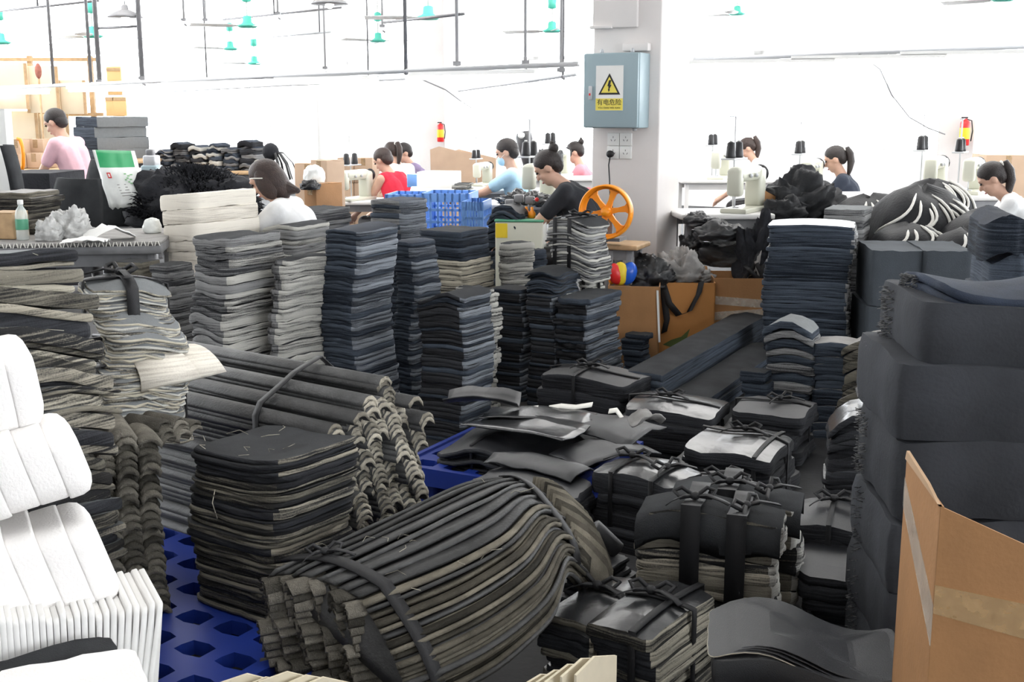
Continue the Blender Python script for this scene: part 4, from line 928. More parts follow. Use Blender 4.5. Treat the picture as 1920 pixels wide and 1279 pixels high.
def text(body, size, loc, m, parent, rx=pi/2):
    cu = bpy.data.curves.new('lettering', 'FONT'); cu.body = body; cu.size = size; cu.align_x = 'CENTER'; cu.extrude = .0003
    o0 = bpy.data.objects.new('lettering', cu); COL.objects.link(o0); me = bpy.data.meshes.new_from_object(o0.evaluated_get(bpy.context.evaluated_depsgraph_get()))
    bpy.data.objects.remove(o0); bpy.data.curves.remove(cu); me.materials.clear(); me.materials.append(M[m] if isinstance(m, str) else m)
    o = bpy.data.objects.new('lettering', me); COL.objects.link(o); o.parent = parent
    o.location = loc; o.rotation_euler = (rx, 0, 0); return o
text('有电危险', sw_*.225, (sm, yf-.0055, sz0+sw_*.20), kk, sg); text('YOU DIAN WEI XIAN', sw_*.085, (sm, yf-.0055, sz0+sw_*.065), kk, sg)
for i in (-1, 1): MB().lathe([(.006, 0), (.012, .004), (.012, .02), (.005, .03)], (i*bw*.28, 0, bh), 8).build('hanger', 'zinc', T)
MB().lathe([(.01, -.02), (.016, -.015), (.016, 0)], (bw*.3, bd*.2, 0), 8).build('cable_gland', 'zinc', T)
GSK = 'white sockets on the column'
for i in range(2):
    for j in range(2):
        p = on_col(.305-.085*i, .008, zc(262+25*j)); b = MB(); T = thing('socket', '%s white socket on the column below the electric box' % (('upper left', 'lower left, plugged'), ('upper right', 'lower right'))[i][j], 'socket', p, -t25, GSK)
        MB().box((0, 0, 0), (.082, .016, .082), None, 0, .004).build('plate', 'paper', T)
        h = MB()
        for sx in (-1, 1): h.box((sx*.012, -.0085, -.006), (.003, .002, .012), euler(0, sx*.5, 0))
        h.box((0, -.0085, .014), (.003, .002, .010)); h.build('slots', 'black', T)
p = on_col(.318, .03, zc(290)); T = thing('plug', 'round black plug with a cord in the lower left socket', 'plug', p, -t25)
MB().lathe([(.010, -.02), (.022, -.016), (.024, .012), (.018, .018)], (0, 0, 0), 12, 0, Matrix.Rotation(pi/2, 3, 'X')).build('plug_body', 'black', T)
MB().tube([(0, -.005, -.02), (-.006, -.01, -.07), (.002, -.012, -.16), (.01, -.02, -.26), (.06, -.06, -.42), (.10, -.05, -.55)], .0045, 6).build('cord', 'black', T)
# orange reel on a small bench
RY = 6.9; rc = P(1138, 397, RY); rr_ = 51/ppm(RY, .9)
T = thing('reel', 'bright orange plastic reel with six spokes in front of the column', 'reel', rc, R(-22))
ro = Matrix.Rotation(pi/2, 3, 'X')
b = MB(); n = 48
prof = [(rr_*.83, -.012), (rr_*.97, -.014), (rr_, -.008), (rr_, .045), (rr_*.96, .05), (rr_*.93, .046), (rr_*.93, .008), (rr_*.83, .008)]
b.loft([[ro @ V((r*cos(2*pi*k/n), r*sin(2*pi*k/n), z)) for r, z in prof+[prof[0]]] for k in range(n)]+[[ro @ V((r, 0, z)) for r, z in prof+[prof[0]]]], False, False, 0, False)
b.build('rim', 'orange', T)
for k in range(6):
    a = k*pi/3+.18; d, s = V((cos(a), sin(a), 0)), V((-sin(a), cos(a), 0))
    pts = [(.1, .12), (.45, .085), (.72, .12), (.86, .24)]
    up_ = [d*(rr_*x)+s*(rr_*y) for x, y in pts]; dn = [d*(rr_*x)-s*(rr_*y) for x, y in pts[::-1]]
    b = MB(); o2 = [ro @ p for p in up_+dn]; off = ro @ V((0, 0, .016))
    b.loft([[p-off*.6 for p in o2], [p+off*.5 for p in o2]], True, True, 0, True, False); b.build('spoke', 'orange', T)
MB().lathe([(.02, -.03), (rr_*.16, -.026), (rr_*.2, -.01), (rr_*.2, .02), (.02, .05)], (0, 0, 0), 18, 0, ro).build('hub', 'orange', T)
MB().lathe([(.006, -.045), (.026, -.042), (.03, -.03), (.02, -.02)], (0, 0, 0), 12, 0, ro).build('axle_knob', 'black', T)
MB().box((0, .075, -rr_*.55), (.03, .03, rr_*1.1), None, 0, .003).build('stand', 'steel', T); MB().box((0, .07, -rr_-.005), (.16, .14, .02)).build('foot', 'steel', T)
MB().tube([ro @ V((0, 0, .0)), V((0, .09, 0))], .01, 8).build('axle', 'steel', T)
TABLES = []
def table(name, label, px, py, Y, W, D, rz, m='table', th=.035, cat='table', grp=None, leg='steel', frame=True):
    """px, py = middle of the near top edge"""
    c = P(px, py, Y); a = R(rz); H = c.z; T = thing(name, label, cat, (c.x-sin(a)*D/2, c.y+cos(a)*D/2, 0), a, grp); TABLES.append((T.location.copy(), H))
    MB().box((0, 0, H-th/2), (W, D, th), None, 0, .008).build('table_top', m, T)
    for sx in (-1, 1):
        for sy in (-1, 1): MB().box((sx*(W/2-.06), sy*(D/2-.06), (H-th)/2), (.04, .04, H-th), None, 0, .004).build('leg', leg, T)
    if frame:
        for sy in (-1, 1): MB().box((0, sy*(D/2-.06), H-th-.035), (W-.16, .025, .06)).build('rail', leg, T)
        MB().box((0, 0, .22), (W-.16, .03, .03)).build('stretcher', leg, T)
    return T, H
table('stool', 'small wooden-topped bench beneath the orange reel', 1158, 460, 6.95, .24, .3, -22, 'wood', .03, 'bench')
# green-topped machine
c = P(978, 447, 7.35); T = thing('punch_machine', 'cream machine cabinet with a green top and yellow label, behind the slim pale grey pile', 'machine', (c.x, c.y+.15, 0), R(-6))
zt = P(978, 416, 7.35).z
MB().box((0, 0, zt*.5), (.30, .32, zt), None, 0, .01).build('cabinet', 'cream_metal', T); MB().box((0, 0, zt+.006), (.31, .33, .014), None, 0, .004).build('top', 'green', T)
MB().box((-.11, -.162, zt-.055), (.075, .004, .09)).build('label_plate', 'yellow', T)
for i, x in enumerate((-.03, .03, .07)): MB().lathe([(.022, 0), (.024, .03), (.010, .05), (.008, .07)], (x, -.02+.03*(i % 2), zt+.013), 10).build('cap', 'orange', T)
for i, (x, z) in enumerate(((-.08, .10), (-.02, .13), (.05, .12))):
    MB().box((x, .05, zt+z), (.06, .05, .05), None, 0, .008).build('head_block', 'steel', T); MB().tube([(x, .05, zt), (x, .05, zt+z)], .012, 8).build('post', 'steel', T)
MB().ell((.10, -.02, zt+.13), (.014, .014, .014)).build('knob', 'red', T); MB().tube([(.06, .05, zt+.12), (.10, -.02, zt+.13)], .005, 6).build('lever', 'steel', T)
# ---------------------------------------------------------------- sewing stations
cone_src = None
def cones(pts, grp='thread cones', where='on the thread stands'):
    global cone_src
    for lab, p, m, s in pts:
        b = MB(); b.lathe([(.030*s, 0), (.034*s, .004), (.034*s, .015), (.026*s, .10*s), (.020*s, .105*s), (.012*s, .11*s)], (0, 0, 0), 12)
        T = thing('thread_cone', lab, 'thread cone', p, 0, grp); b.build('thread', m, T)
        MB().lathe([(.010*s, .105*s), (.010*s, .12*s), (.006*s, .12*s)], (0, 0, 0), 8).build('core', 'paper', T)
def machine(label, px, py, Y, rz, s=1., m='cream_metal', cone=None, clabel=None, pole=True, gap=.0):
    c = P(px, py, Y); tb_ = min(TABLES, key=lambda q: (q[0].xy-c.xy).length); c.z = tb_[1] if (tb_[0].xy-c.xy).length < .8 else c.z; T = thing('sewing_machine', label, 'sewing machine', c, R(rz), 'sewing machines')
    MB().box((0, 0, .015*s), (.46*s, .18*s, .03*s), None, 0, .006).build('bed', m, T)
    MB().box((.17*s, 0, .15*s), (.11*s, .12*s, .27*s), None, 0, .025*s).build('pillar', m, T)
    MB().box((-.02*s, 0, .25*s), (.42*s, .10*s, .10*s), None, 0, .03*s).build('arm', m, T)
    MB().box((-.20*s, 0, .20*s), (.07*s, .10*s, .18*s), None, 0, .02*s).build('head', m, T)
    MB().tube([(-.20*s, 0, .12*s), (-.20*s, 0, .035*s)], .005*s, 6).build('needle_bar', 'zinc', T)
    MB().box((-.20*s, -.01*s, .04*s), (.025*s, .04*s, .008*s)).build('presser_foot', 'zinc', T)
    MB().lathe([(.015*s, -.02*s), (.055*s, -.016*s), (.062*s, 0), (.055*s, .016*s), (.015*s, .02*s)], (.25*s, 0, .24*s), 16, 0, Matrix.Rotation(pi/2, 3, 'Y')).build('handwheel', 'black', T)
    for x in (-.08, .02): MB().lathe([(.012*s, 0), (.016*s, .012*s), (.006*s, .02*s)], (x*s, -.052*s, .24*s), 8, 0, Matrix.Rotation(pi/2, 3, 'X')).build('tension_dial', 'zinc', T)
    if pole:
        MB().tube([(.10*s, .13*s, 0), (.10*s, .13*s, .62*s)], .006, 6).build('thread_pole', 'zinc', T)
        MB().box((.10*s, .13*s, .34*s), (.24*s, .10*s, .012), None, 0, .004).build('spool_tray', 'zinc', T)
        MB().tube([(-.01*s, .13*s, .62*s), (.21*s, .13*s, .62*s)], .004, 6).build('thread_guide', 'zinc', T)
        if clabel:
            rz_ = rotz(R(rz)); cones([('%s thread cone %s' % (('left', 'right')[q], clabel), c+rz_ @ V(((.03+.14*q)*s, .13*s, .34*s+.006)), cone or 'black', s) for q in (0, 1)])
    return T
GT2 = 'white sewing tables'
table('sewing_table', 'white sewing table in front of the woman in red', 700, 378, 11.0, .95, .55, 4, grp=GT2)
table('sewing_table', 'white sewing table below the arms of the man in pale blue', 872, 357, 10.2, .95, .6, 4, grp=GT2)
table('sewing_table', 'narrow white sewing table between the blue crates and the woman with the bun', 945, 384, 8.3, .62, .5, 0, grp=GT2)
T, H = table('sewing_table', 'white sewing table right of the square column', 1366, 402, 7.6, .62, .5, 5, grp=GT2)
table('sewing_table', 'white sewing table before the woman in navy', 1560, 366, 10.2, 1.0, .6, 4, grp=GT2)
table('sewing_table', 'white sewing table behind the white-piped bags', 1720, 368, 9.6, 1.0, .6, 2, grp=GT2)
table('sewing_table', 'white sewing table before the bent woman at the right edge', 1830, 368, 8.7, .7, .5, 2, grp=GT2)
table('sewing_table', 'far white sewing table by the woman in pink pattern', 1050, 334, 12.3, .9, .5, 2, grp=GT2, leg='table')
table('sewing_table', 'far white sewing table before the woman in the pale shirt', 1370, 338, 12.1, 1.0, .5, 2, grp=GT2, leg='table')
machine('cream sewing machine beside the woman in red', 668, 374, 11.2, 62, .95, clabel='on the stand beside the woman in red')
machine('cream sewing machine in front of the woman with the bun', 1012, 374, 8.5, 65, .95, clabel='on the stand in front of the woman with the bun')
machine('pale sewing machine at the hands of the man in pale blue', 905, 346, 10.9, 70, .7, clabel='behind the hands of the man in pale blue')
machine('cream sewing machine on the white table right of the square column', 1398, 388, 7.85, 58, 1.0, clabel='above the white table right of the column')
machine('grey sewing machine before the woman in navy', 1520, 356, 10.4, 64, 1.0, 'cream_metal', clabel='above the machine of the woman in navy')
machine('pale sewing machine behind the white-piped bags', 1752, 352, 9.8, 60, 1.05, clabel='on the stand behind the white-piped bags')
machine('pale sewing machine beside the bent woman at the right edge', 1822, 356, 9.0, 60, .9, clabel='beside the bent woman at the right edge')
machine('pale sewing machine far off by the woman in pink pattern', 1046, 330, 12.6, 66, 1.0, clabel='far off by the woman in pink pattern')
machine('far pale sewing machine before the woman in the pale shirt', 1352, 330, 12.4, 64, 1.0, clabel='far behind the white table on the right')
# ---------------------------------------------------------------- cloth heaps and bags
def crumple(name, label, cat, px, py, Y, sx, sy, sz, m, seed, spike=.25, fr=3.2, z0=None, grp=None, n=44, kind=None, mi2=None):
    """crushed cloth: px, py = middle of the foot"""
    c = P(px, py, Y); b = MB(); rings = []; mm = 22
    for j in range(mm+1):
        a = -pi/2*.35+(pi/2*1.35)*j/mm; ring = []
        for k in range(n):
            ph = 2*pi*k/n; d = V((cos(a)*cos(ph), cos(a)*sin(ph), sin(a)))
            q = d*fr*.55+V((seed, seed*.7, seed*1.3)); q2 = q*2.1+V((.5*nz(*(q*1.3)), .5*nz(*(q*1.7)), 0)); r = 1+spike*1.1*nz(*q)+spike*.55*(1-2.6*abs(nz(*q2)))+spike*.22*(1-2.6*abs(nz(*(q2*2.2))))-spike*.4
            ring.append((d.x*sx*r, d.y*sy*r, max(0, .33+d.z*.67)*sz*r if j else 0))
        rings.append(ring)
    b.loft(rings, True, True); o = b.build(name, m, None, (c.x, c.y+sy*.5, c.z if z0 is None else z0))
    return tag(o, label, cat, grp, kind)
# shaggy black heap
c = P(358, 432, 7.4); b = MB(); rs = random.Random(3)
bl = crumple('shaggy_heap', 'heap of shaggy black trimmings behind the off-white felt pile', 'trimmings', 352, 432, 7.4, .42, .35, .37, 'shag', 3.3, .2, 3, kind='stuff')
tb = MB()
for k in range(2600):
    ph = rs.uniform(0, 6.28); a = rs.uniform(0, 1.5); d = V((cos(a)*cos(ph), cos(a)*sin(ph), sin(a)))
    p = V((d.x*.42, d.y*.34, .08+d.z*.29)); q = p+d*rs.uniform(.015, .04)+V((rs.uniform(-.02, .02), 0, rs.uniform(-.02, .015)))
    tb.tube([p*.95, (p+q)/2+V((0, 0, .008)), q], [.006, .005, .001], 3)
tb.build('tufts', 'shag', bl, kind='stuff')
GB3 = 'dark garment piles on the far table'
table('work_table', 'long table carrying the dark garment piles', 400, 322, 12.2, 1.3, .7, 6, 'wood')
for i, (xl, xr, yt, yb) in enumerate(((290, 320, 282, 322), (319, 352, 268, 322), (352, 386, 274, 322), (386, 414, 270, 322), (414, 446, 278, 322), (444, 482, 264, 324), (474, 504, 300, 326))):
    nm_ = ('first', 'second', 'third', 'fourth', 'fifth', 'sixth', 'seventh')[i]
    stack('garment_pile', '%s dark garment pile from the left on the far table' % nm_, 'garments', xl, xr-7, xr, yt, 12.4, 16, n=8, d=.28, top='navy', edge='e_grey', H=P(400, 322, 12.4).z*0+(yb-yt)/ppm(12.4, .9), group=GB3,
          r=.03, sag=lambda u, v, f: -.012*u*u+.008*sin(4*u+f*9), jit=.008, jo=.016, tj=.6, edges=lambda f, k: ('e_dark', 'e_grey', 'e_black', 'e_pale')[(k*k+i) % 4])
# spray of dark straps on a stand
c = P(512, 345, 10.6); T = thing('strap_stand', 'spray of dark straps drooping from a stand behind the bob-haired woman', 'stand', (c.x, c.y, 0))
zt = P(512, 285, 10.6).z
MB().tube([(0, 0, 0), (0, 0, zt+.28)], .008, 6).build('pole', 'zinc', T); MB().lathe([(.16, 0), (.16, .02), (.02, .04)], (0, 0, 0), 14).build('foot', 'steel', T)
MB().ell((-.01, 0, zt), (.075, .07, .08)).build('bunch', 'shag', T)
for k in range(16):
    a = k*.9; d = V((cos(a)*.5+.45, sin(a)*.5, 0)); L = .16+.12*((k*5) % 7)/7
    MB().ribbon([V((0, 0, zt))+d*.04, V((0, 0, zt-.01))+d*L*.5, V((0, 0, zt-.10))+d*L*.9, V((0, 0, zt-.24))+d*L*1.15], [V((-d.y, d.x, 0)).normalized()*.011+V((0, 0, .004))]*4, .004).build('strap', 'strap', T)
# ---------------------------------------------------------------- cartons in the back
def box_at(label, xl, xn, xr, yt, yb, Y, th, m='card_far', grp='far brown cartons', seam=True, w=None, d=None, dep=.35, z0=None, name='carton'):
    N, ax, ay, k = place(xl, xn, xr, yt, Y, th); t = R(th)
    w = w or (xn-xl)/(k*cos(t)); d = d or ((xr-xn)/(k*sin(t)) if xr > xn else dep); h = (yb-yt)/k if z0 is None else N.z-z0
    c = N-ax*(w/2)+ay*(d/2); T = thing(name, label, 'box', (c.x, c.y, N.z-h), -t, grp)
    MB().box((0, 0, h/2), (w, d, h-.004), None, 0, .006).build('body', m, T)
    for sy in (-1, 1): MB().box((0, sy*d/4, h), (w-.004, d/2-.003, .006)).build('flap', m, T)
    if seam:
        MB().box((0, 0, h+.004), (w, .05, .002)).build('tape', 'tape', T); MB().box((0, -d/2-.001, h-.04), (.05, .002, .08)).build('tape', 'tape', T)
    return T
box_at('tall tan carton right behind the woman in white, under a bag', 578, 612, 640, 302, 402, 9.4, 35, z0=.0)
box_at('low tan carton standing beside the tall tan carton', 548, 600, 612, 308, 350, 10.2, 20, z0=.0)
box_at('nearer brown carton with a black bag hanging over its corner', 566, 592, 634, 346, 400, 8.8, 38, 'card', z0=.0)
crumple('bag', 'black plastic bag draped over the nearer brown carton', 'bag', 580, 356, 8.75, .075, .08, .07, 'black', 5.1)
crumple('bag', 'round white plastic bag resting on the cartons', 'bag', 588, 346, 9.0, .085, .08, .15, 'bag', 2.2, .08)
for i, (a, lab) in enumerate((((632, 662, 664, 297, 343, 13.2, 5), 'upper left one of four stacked cartons left of the sewing machine'), ((663, 698, 700, 297, 343, 13.2, 5), 'upper right one of four stacked cartons left of the sewing machine'),
                              ((632, 662, 664, 344, 392, 13.2, 5), 'lower left one of four stacked cartons left of the sewing machine'), ((663, 698, 700, 344, 392, 13.2, 5), 'lower right one of four stacked cartons left of the sewing machine'))):
    box_at(lab, *a, d=.4, z0=0. if 'lower' in lab else None)
box_at('white box with a lid on the table behind the blue crates', 780, 850, 862, 324, 356, 10.5, 10, 'paper', None, False, name='white_box')
box_at('small blue crate-like bin left of the white box', 762, 790, 800, 328, 352, 10.9, 15, 'crate', None, False, name='bin')
stack('book_pile', 'flat stack of pale boards with a dark top on the table by the blue crates', 'boards', 848, 876, 884, 345, 10.2, 10, n=4, H=.055, top='felt', edge='e_pale', r=.005, jit=.001)
box_at('pale brown carton at the right edge behind the bent woman', 1852, 1935, 1945, 292, 350, 10.4, 4, 'card_far', d=.4, z0=0.)
for lab, a, hgt, rzz in (('left one of two brown boards leaning below the fire extinguisher', (850, 332, 14.2), .46, 8), ('right one of two brown boards leaning, slanting down to the table', (884, 332, 14.4), .42, -6)):
    c = P(*a); W = .27
    o = MB().loft([[(-W, y, -c.z), (W*1.1, y, -c.z), (W*1.1, y, hgt*.55), (-W*.6, y, hgt*.8), (-W, y, hgt*.72)] for y in (-.008, .008)], True, True, 0, True, False).build('leaning_board', 'card_far', None, c, (R(-12), 0, R(rzz)))
    tag(o, lab, 'board', 'leaning boards')
c = P(1440, 372, 8.0)
o = MB().loft([[(-.08, y, -.05), (.09, y, -.04), (.075, y, .0), (-.06, y, .07), (-.08, y, .06)] for y in (-.01, .01)], True, True, 0, True, False).build('board', 'card', None, c, (0, 0, .2)); tag(o, 'brown card flap standing between the white table and the dark cloth heap', 'card')
# blue crates
def crate(label, c, W, D, H, rz, grp='blue plastic crates'):
    T = thing('crate', label, 'crate', c, rz, grp)
    MB().box((0, 0, .012), (W, D, .02)).build('bottom', 'crate', T)
    for ax_, L, o, nm in ((0, W, -D/2, 'front'), (0, W, D/2, 'back'), (1, D, -W/2, 'side'), (1, D, W/2, 'side')):
        b = MB(); n = 6
        def bx(u, z, a, h):
            if ax_ == 0: b.box((u, o, z), (a, .012, h))
            else: b.box((o, u, z), (.012, a, h))
        for z, h in ((.03, .04), (H*.36, .018), (H*.63, .018), (H-.03, .06)): bx(0, z, L, h)
        for k in range(n+1): bx(-L/2+.01+(L-.02)*k/n, H/2, .022 if k in (0, n) else .014, H)
        b.build(nm, 'crate', T)
    MB().box((0, 0, H+.002), (W+.02, D+.02, .014)).build('rim', 'crate', T) if False else None
    return T
cb = P(842, 420, 8.2); zt = P(842, 362, 8.2).z
for k in range(3): crate('%s crate of the blue stack below the white table' % ('bottom', 'middle', 'top')[k], (cb.x, cb.y+.2, k*zt/3), .33, .38, zt/3-.004, R(-8))
cb = P(772, 420, 8.5); zt = P(772, 364, 8.5).z
for k in range(3): crate('%s crate of the darker blue stack behind the charcoal round-topped pile' % ('bottom', 'middle', 'top')[k], (cb.x, cb.y+.2, k*zt/3), .33, .38, zt/3-.004, R(-8))
cb = P(898, 450, 7.9); zt = P(898, 378, 7.9).z
for k in range(3): crate('%s crate of the narrow blue stack beside the black cut pieces' % ('bottom', 'middle', 'top')[k], (cb.x-.02, cb.y+.2, k*zt/3), .14, .36, zt/3-.004, R(-8))
# black cut pieces heap, black garment roll
stack('cut_pieces', 'tall ragged pile of black cut pieces left of the green-topped machine', 'cut pieces', 918, 975, 1000, 385, 7.35, 30, n=26, top='leather', edge='e_dark', r=.05, sag=lambda u, v, f: -.06*u*u*f, jit=.02, jo=.03, tj=.6, lean=(.10, 0))
crumple('black_cloth', 'crumpled shiny black pieces on the sewing table by the woman with the bun', 'cloth', 985, 385, 8.1, .18, .12, .09, 'gloss', 1.2, .35, 4)
crumple('black_cloth', 'dark cloth under the hands of the woman with the bun', 'cloth', 1040, 388, 8.15, .16, .12, .07, 'gloss', 7.2, .35, 4)
c0, c1 = P(1002, 330, 11.3), P(980, 248, 11.3)
T = thing('garment_roll', 'long black roll leaning up beside the man in pale blue', 'roll', c0); d = c1-c0
MB().tube([V((0, 0, 0))+d*t for t in (-.05, 0, .15, .4, .7, .93, 1, 1.02)], [.02, .06, .075, .078, .08, .08, .06, .02], 12).build('roll_body', 'leather', T); MB().ell(d*.93+V((-.02, -.07, 0)), (.035, .02, .03)).build('tag', 'paper', T)
crumple('black_cloth', 'bulky black heap beside the leaning black roll', 'cloth', 1022, 335, 11.2, .17, .15, .27, 'leather', 4.4, .3, 3)
# mounds of white-piped bags
GW2 = 'black bags with white piping'
def piped(label, xl, xr, yt, yb, Y, dp, rz=0., seed=0, tilt=0., big=True):
    a, b_ = P(xl, yb, Y), P(xr, yb, Y); top = P((xl+xr)/2, yt, Y+dp*.35); W = (b_.x-a.x)/2; Hh = max(.08, top.z-a.z); rs = random.Random(seed)
    T = thing('piped_bag', label, 'bag', ((a.x+b_.x)/2, Y+dp*.4, a.z), R(rz), GW2); b = MB(); rings = []; n = 30
    def S(u, v):                                     # dome, u around, v 0 rim .. 1 top
        ph = 2*pi*u; r = (1-v**2.2)**.5 if v < 1 else 0
        w_ = 1+.05*sin(3*ph+seed)+.03*sin(7*ph)
        return V((cos(ph)*W*r*w_, sin(ph)*dp*.6*r*w_, Hh*v*(1+.08*sin(2*ph+seed))+tilt*cos(ph)*W*r))
    for j in range(11): rings.append([S(k/n, j/10*.995) for k in range(n)])
    b.loft(rings, True, True).build('shell', 'black_bag', T)
    for k in range(11 if big else 6):
        u0 = .54+.42*(k+rs.uniform(.1, .9))/(11 if big else 6); u1 = u0+(.75-u0)*.35+.05; v0, v1 = rs.uniform(.0, .25), rs.uniform(.7, .97)
        pts = [S(u0+(u1-u0)*t+.04*sin(pi*t), v0+(v1-v0)*t) for t in [q/9 for q in range(10)]]
        pts = [p+V((p.x/W/W, p.y/(dp*dp*.36), p.z/Hh/Hh)).normalized()*.006 for p in pts]
        MB().tube(pts, [.003]+[.009]*8+[.003], 6).build('piping', 'piping', T)
    return T
piped('broad white-piped black bag, biggest of the mound behind the dark blocks', 1640, 1850, 352, 468, 7.0, .6, seed=1)
piped('white-piped bag lying left on the mound, tapering towards the woman in navy', 1560, 1720, 366, 430, 7.6, .45, seed=2, tilt=.12)
piped('white-piped bag at the back top of the mound', 1690, 1840, 340, 420, 7.45, .5, seed=3)
piped('white-piped bag sagging at the foot of the mound, above the dark blocks', 1655, 1790, 420, 474, 6.7, .5, seed=4, big=False)
piped('nearer white-piped bag below the bent woman, at the right edge', 1790, 1960, 392, 480, 6.6, .55, seed=5)
piped('white-piped bag spilling down beside the right dark block', 1760, 1880, 430, 500, 6.45, .45, seed=6, big=False)
# support under the mound, hidden bench
table('work_table', 'low dark bench under the white-piped bags', 1768, 474, 6.55, .85, .9, 2, 'felt')
crumple('dark_cloth_heap', 'heap of crumpled dark cloth right of the brown card flap', 'cloth', 1508, 420, 8.0, .27, .25, .33, 'black_bag', 9.1, .28, 2.6)
crumple('dark_cloth_heap', 'smaller crumpled dark cloth in front of the dark cloth heap', 'cloth', 1470, 418, 7.8, .16, .15, .16, 'black_bag', 6.1, .3, 3)
table('work_table', 'dark table under the heap of crumpled dark cloth', 1505, 418, 7.7, .55, .6, 2, 'black')
T = crumple('hanging_cloth', 'tangle of dark fuzzy straps hanging above the stretch-wrapped carton', 'cloth', 1422, 535, 7.2, .13, .1, .36, 'shag', 11.2, .4, 4)
for k in range(12):
    a = V((rnd.uniform(-.1, .1), -.08, rnd.uniform(.1, .3))); MB().ribbon([a, a+V((rnd.uniform(-.05, .05), -.04, -.02)), a+V((rnd.uniform(-.06, .06), -.03, -.10)), a+V((rnd.uniform(-.06, .06), -.01, -.16))], [V((.012, 0, .006))]*4, .004).build('strap', 'cloth_grey' if k % 4 == 0 else 'strap', T)
GU = 'black bags under the white table right of the column'
for lab, px, py, Y, sx, sz, sd in (('upper black bag under the white table, next to the column', 1312, 425, 7.5, .09, .09, 1.7), ('wide black padded bag under the white table', 1352, 452, 7.3, .16, .12, 2.9), ('black bag in the dark below the wide padded bag', 1370, 500, 7.5, .20, .18, 3.8), ('dark bag beside the foot of the column', 1300, 470, 7.6, .08, .12, 4.9)):
    crumple('bag', lab, 'bag', px, py, Y, sx, .14, sz, 'leather', sd, .2, 3, grp=GU)
# cartons before the column
c = P(1140, 536, 6.75)
T = carton('carton', 'pale open carton with a white strip, left one of the three before the column', (c.x, c.y, 0), R(-8), .30, .3, c.z, grp='open cartons before the column')
MB().box((.295, -.004, c.z*.66), (.012, .006, c.z*.6), euler(0, -.06, 0)).build('white_edge', 'paper', T)
c = P(1236, 530, 6.95)
T = carton('carton', 'orange-brown open carton with black straps hanging over its rim', (c.x, c.y, 0), R(-4), .335, .34, c.z, m='card_or', mi='card', grp='open cartons before the column', flaps=(('back', 70, .06),))
for pts in ([(.02, -.01, c.z+.01), (.03, -.02, c.z-.08), (.05, -.02, c.z-.22), (.035, -.02, c.z-.3)], [(.02, -.01, c.z+.0), (.06, -.03, c.z-.12), (.12, -.035, c.z-.19), (.18, -.03, c.z-.17), (.235, -.02, c.z-.06), (.25, -.005, c.z+.01)]):
    MB().ribbon(pts, [V((.018, 0, .008))]*len(pts), .004).build('strap', 'strap', T)
lf = [(.03, .10), (.08, .13), (.14, .15), (.19, .20), (.17, .13), (.10, .08)]
MB().loft([[(x, -.0025, z+.02) for x, z in lf], [(x, -.001, z+.02) for x, z in lf]], True, True, 0, True, False).build('printed_leaf', mat('dark_green_print', (.10, .14, .04), .8), T)
c = P(1338, 522, 7.0)
T = carton('carton', 'brown carton bound in stretch wrap, right one of the three before the column', (c.x, c.y, 0), R(-3), .40, .35, c.z, grp='open cartons before the column')
for k in range(4):
    z = .08+.1*k; MB().loft([[(-.003, -.003, z-.02), (.403, -.003, z+.03*(-1)**k-.02), (.403, -.003, z+.03*(-1)**k+.03), (-.003, -.003, z+.03)], [(-.003, -.002, z-.02), (.403, -.002, z+.03*(-1)**k-.02), (.403, -.002, z+.03*(-1)**k+.03), (-.003, -.002, z+.03)]], True, True, 0, True, False).build('wrap_band', 'wrap', T)
crumple('bag', 'black bag spilling out between the pale and orange-brown cartons', 'bag', 1222, 540, 6.95, .15, .14, .17, 'leather', 8.2, .3, 3)
T = crumple('cloth_bundle', 'pale grey shoe-like cloth bundle on the orange-brown carton', 'cloth', 1282, 528, 7.0, .12, .12, .19, 'cloth_grey', 3.9, .35, 2.4)
crumple('cloth_bundle', 'darker grey cloth lying at the back of the orange-brown carton', 'cloth', 1318, 530, 7.15, .08, .1, .07, 'cloth_grey', 5.9, .3, 3)
c = P(1168, 520, 6.85); T = thing('colourful_bag', 'shiny red, yellow and blue bag poking out of the pale carton', 'bag', c)
for i, (m_, x, s) in enumerate(((M['red'], -.045, .065), (M['yellow'], -.015, .07), (mat('bright_blue_film', (.02, .12, .65), .25), .035, .07), (M['orange'], -.05, .04))):
    MB().ell((x, .01*i, .02-.03*(i == 3)), (s*.7, s*.6, s*1.0), euler(0, .3*(i-1), 0), 10, 8).build('panel', m_, T)
# ---------------------------------------------------------------- left corner
T, H = table('work_table', 'grey steel worktable with a stitched carpet top, left of the off-white felt pile', 104, 462, 6.0, 1.05, .75, 9, 'steel', .05, leg='steel')
b = MB(); b.box((0, 0, H+.008), (1.05, .76, .016), None, 0, .004); cp = b.build('carpet', 'cloth_grey', T)
st = MB()
for k in range(60): x = -.515+1.03*k/59; st.box((x, -.383, H+.006), (.005, .006, .024), euler(0, .35*(-1)**k, 0))
st.build('stitches', 'piping', cp, kind='stuff')
MB().box((0, .05, H*.62), (1.0, .55, .02)).build('shelf', 'steel', T)
TH_ = H+.017
def on(px, py, Y): p = P(px, py, Y); p.z = TH_; return p
T = thing('bottle', 'clear plastic water bottle with a green label and white cap, on the carpet-topped table', 'bottle', on(42, 432, 6.15))
MB().lathe([(.028, 0), (.032, .006), (.032, .05), (.030, .055), (.032, .06), (.032, .13), (.026, .155), (.013, .175), (.012, .19)], (0, 0, 0), 16).build('bottle_body', 'water', T)
MB().lathe([(.0325, .055), (.0328, .057), (.0328, .108), (.0325, .11)], (0, 0, 0), 16).build('label', 'green', T); MB().lathe([(.014, .185), (.015, .187), (.015, .207), (.013, .209)], (0, 0, 0), 12).build('cap', 'paper', T)
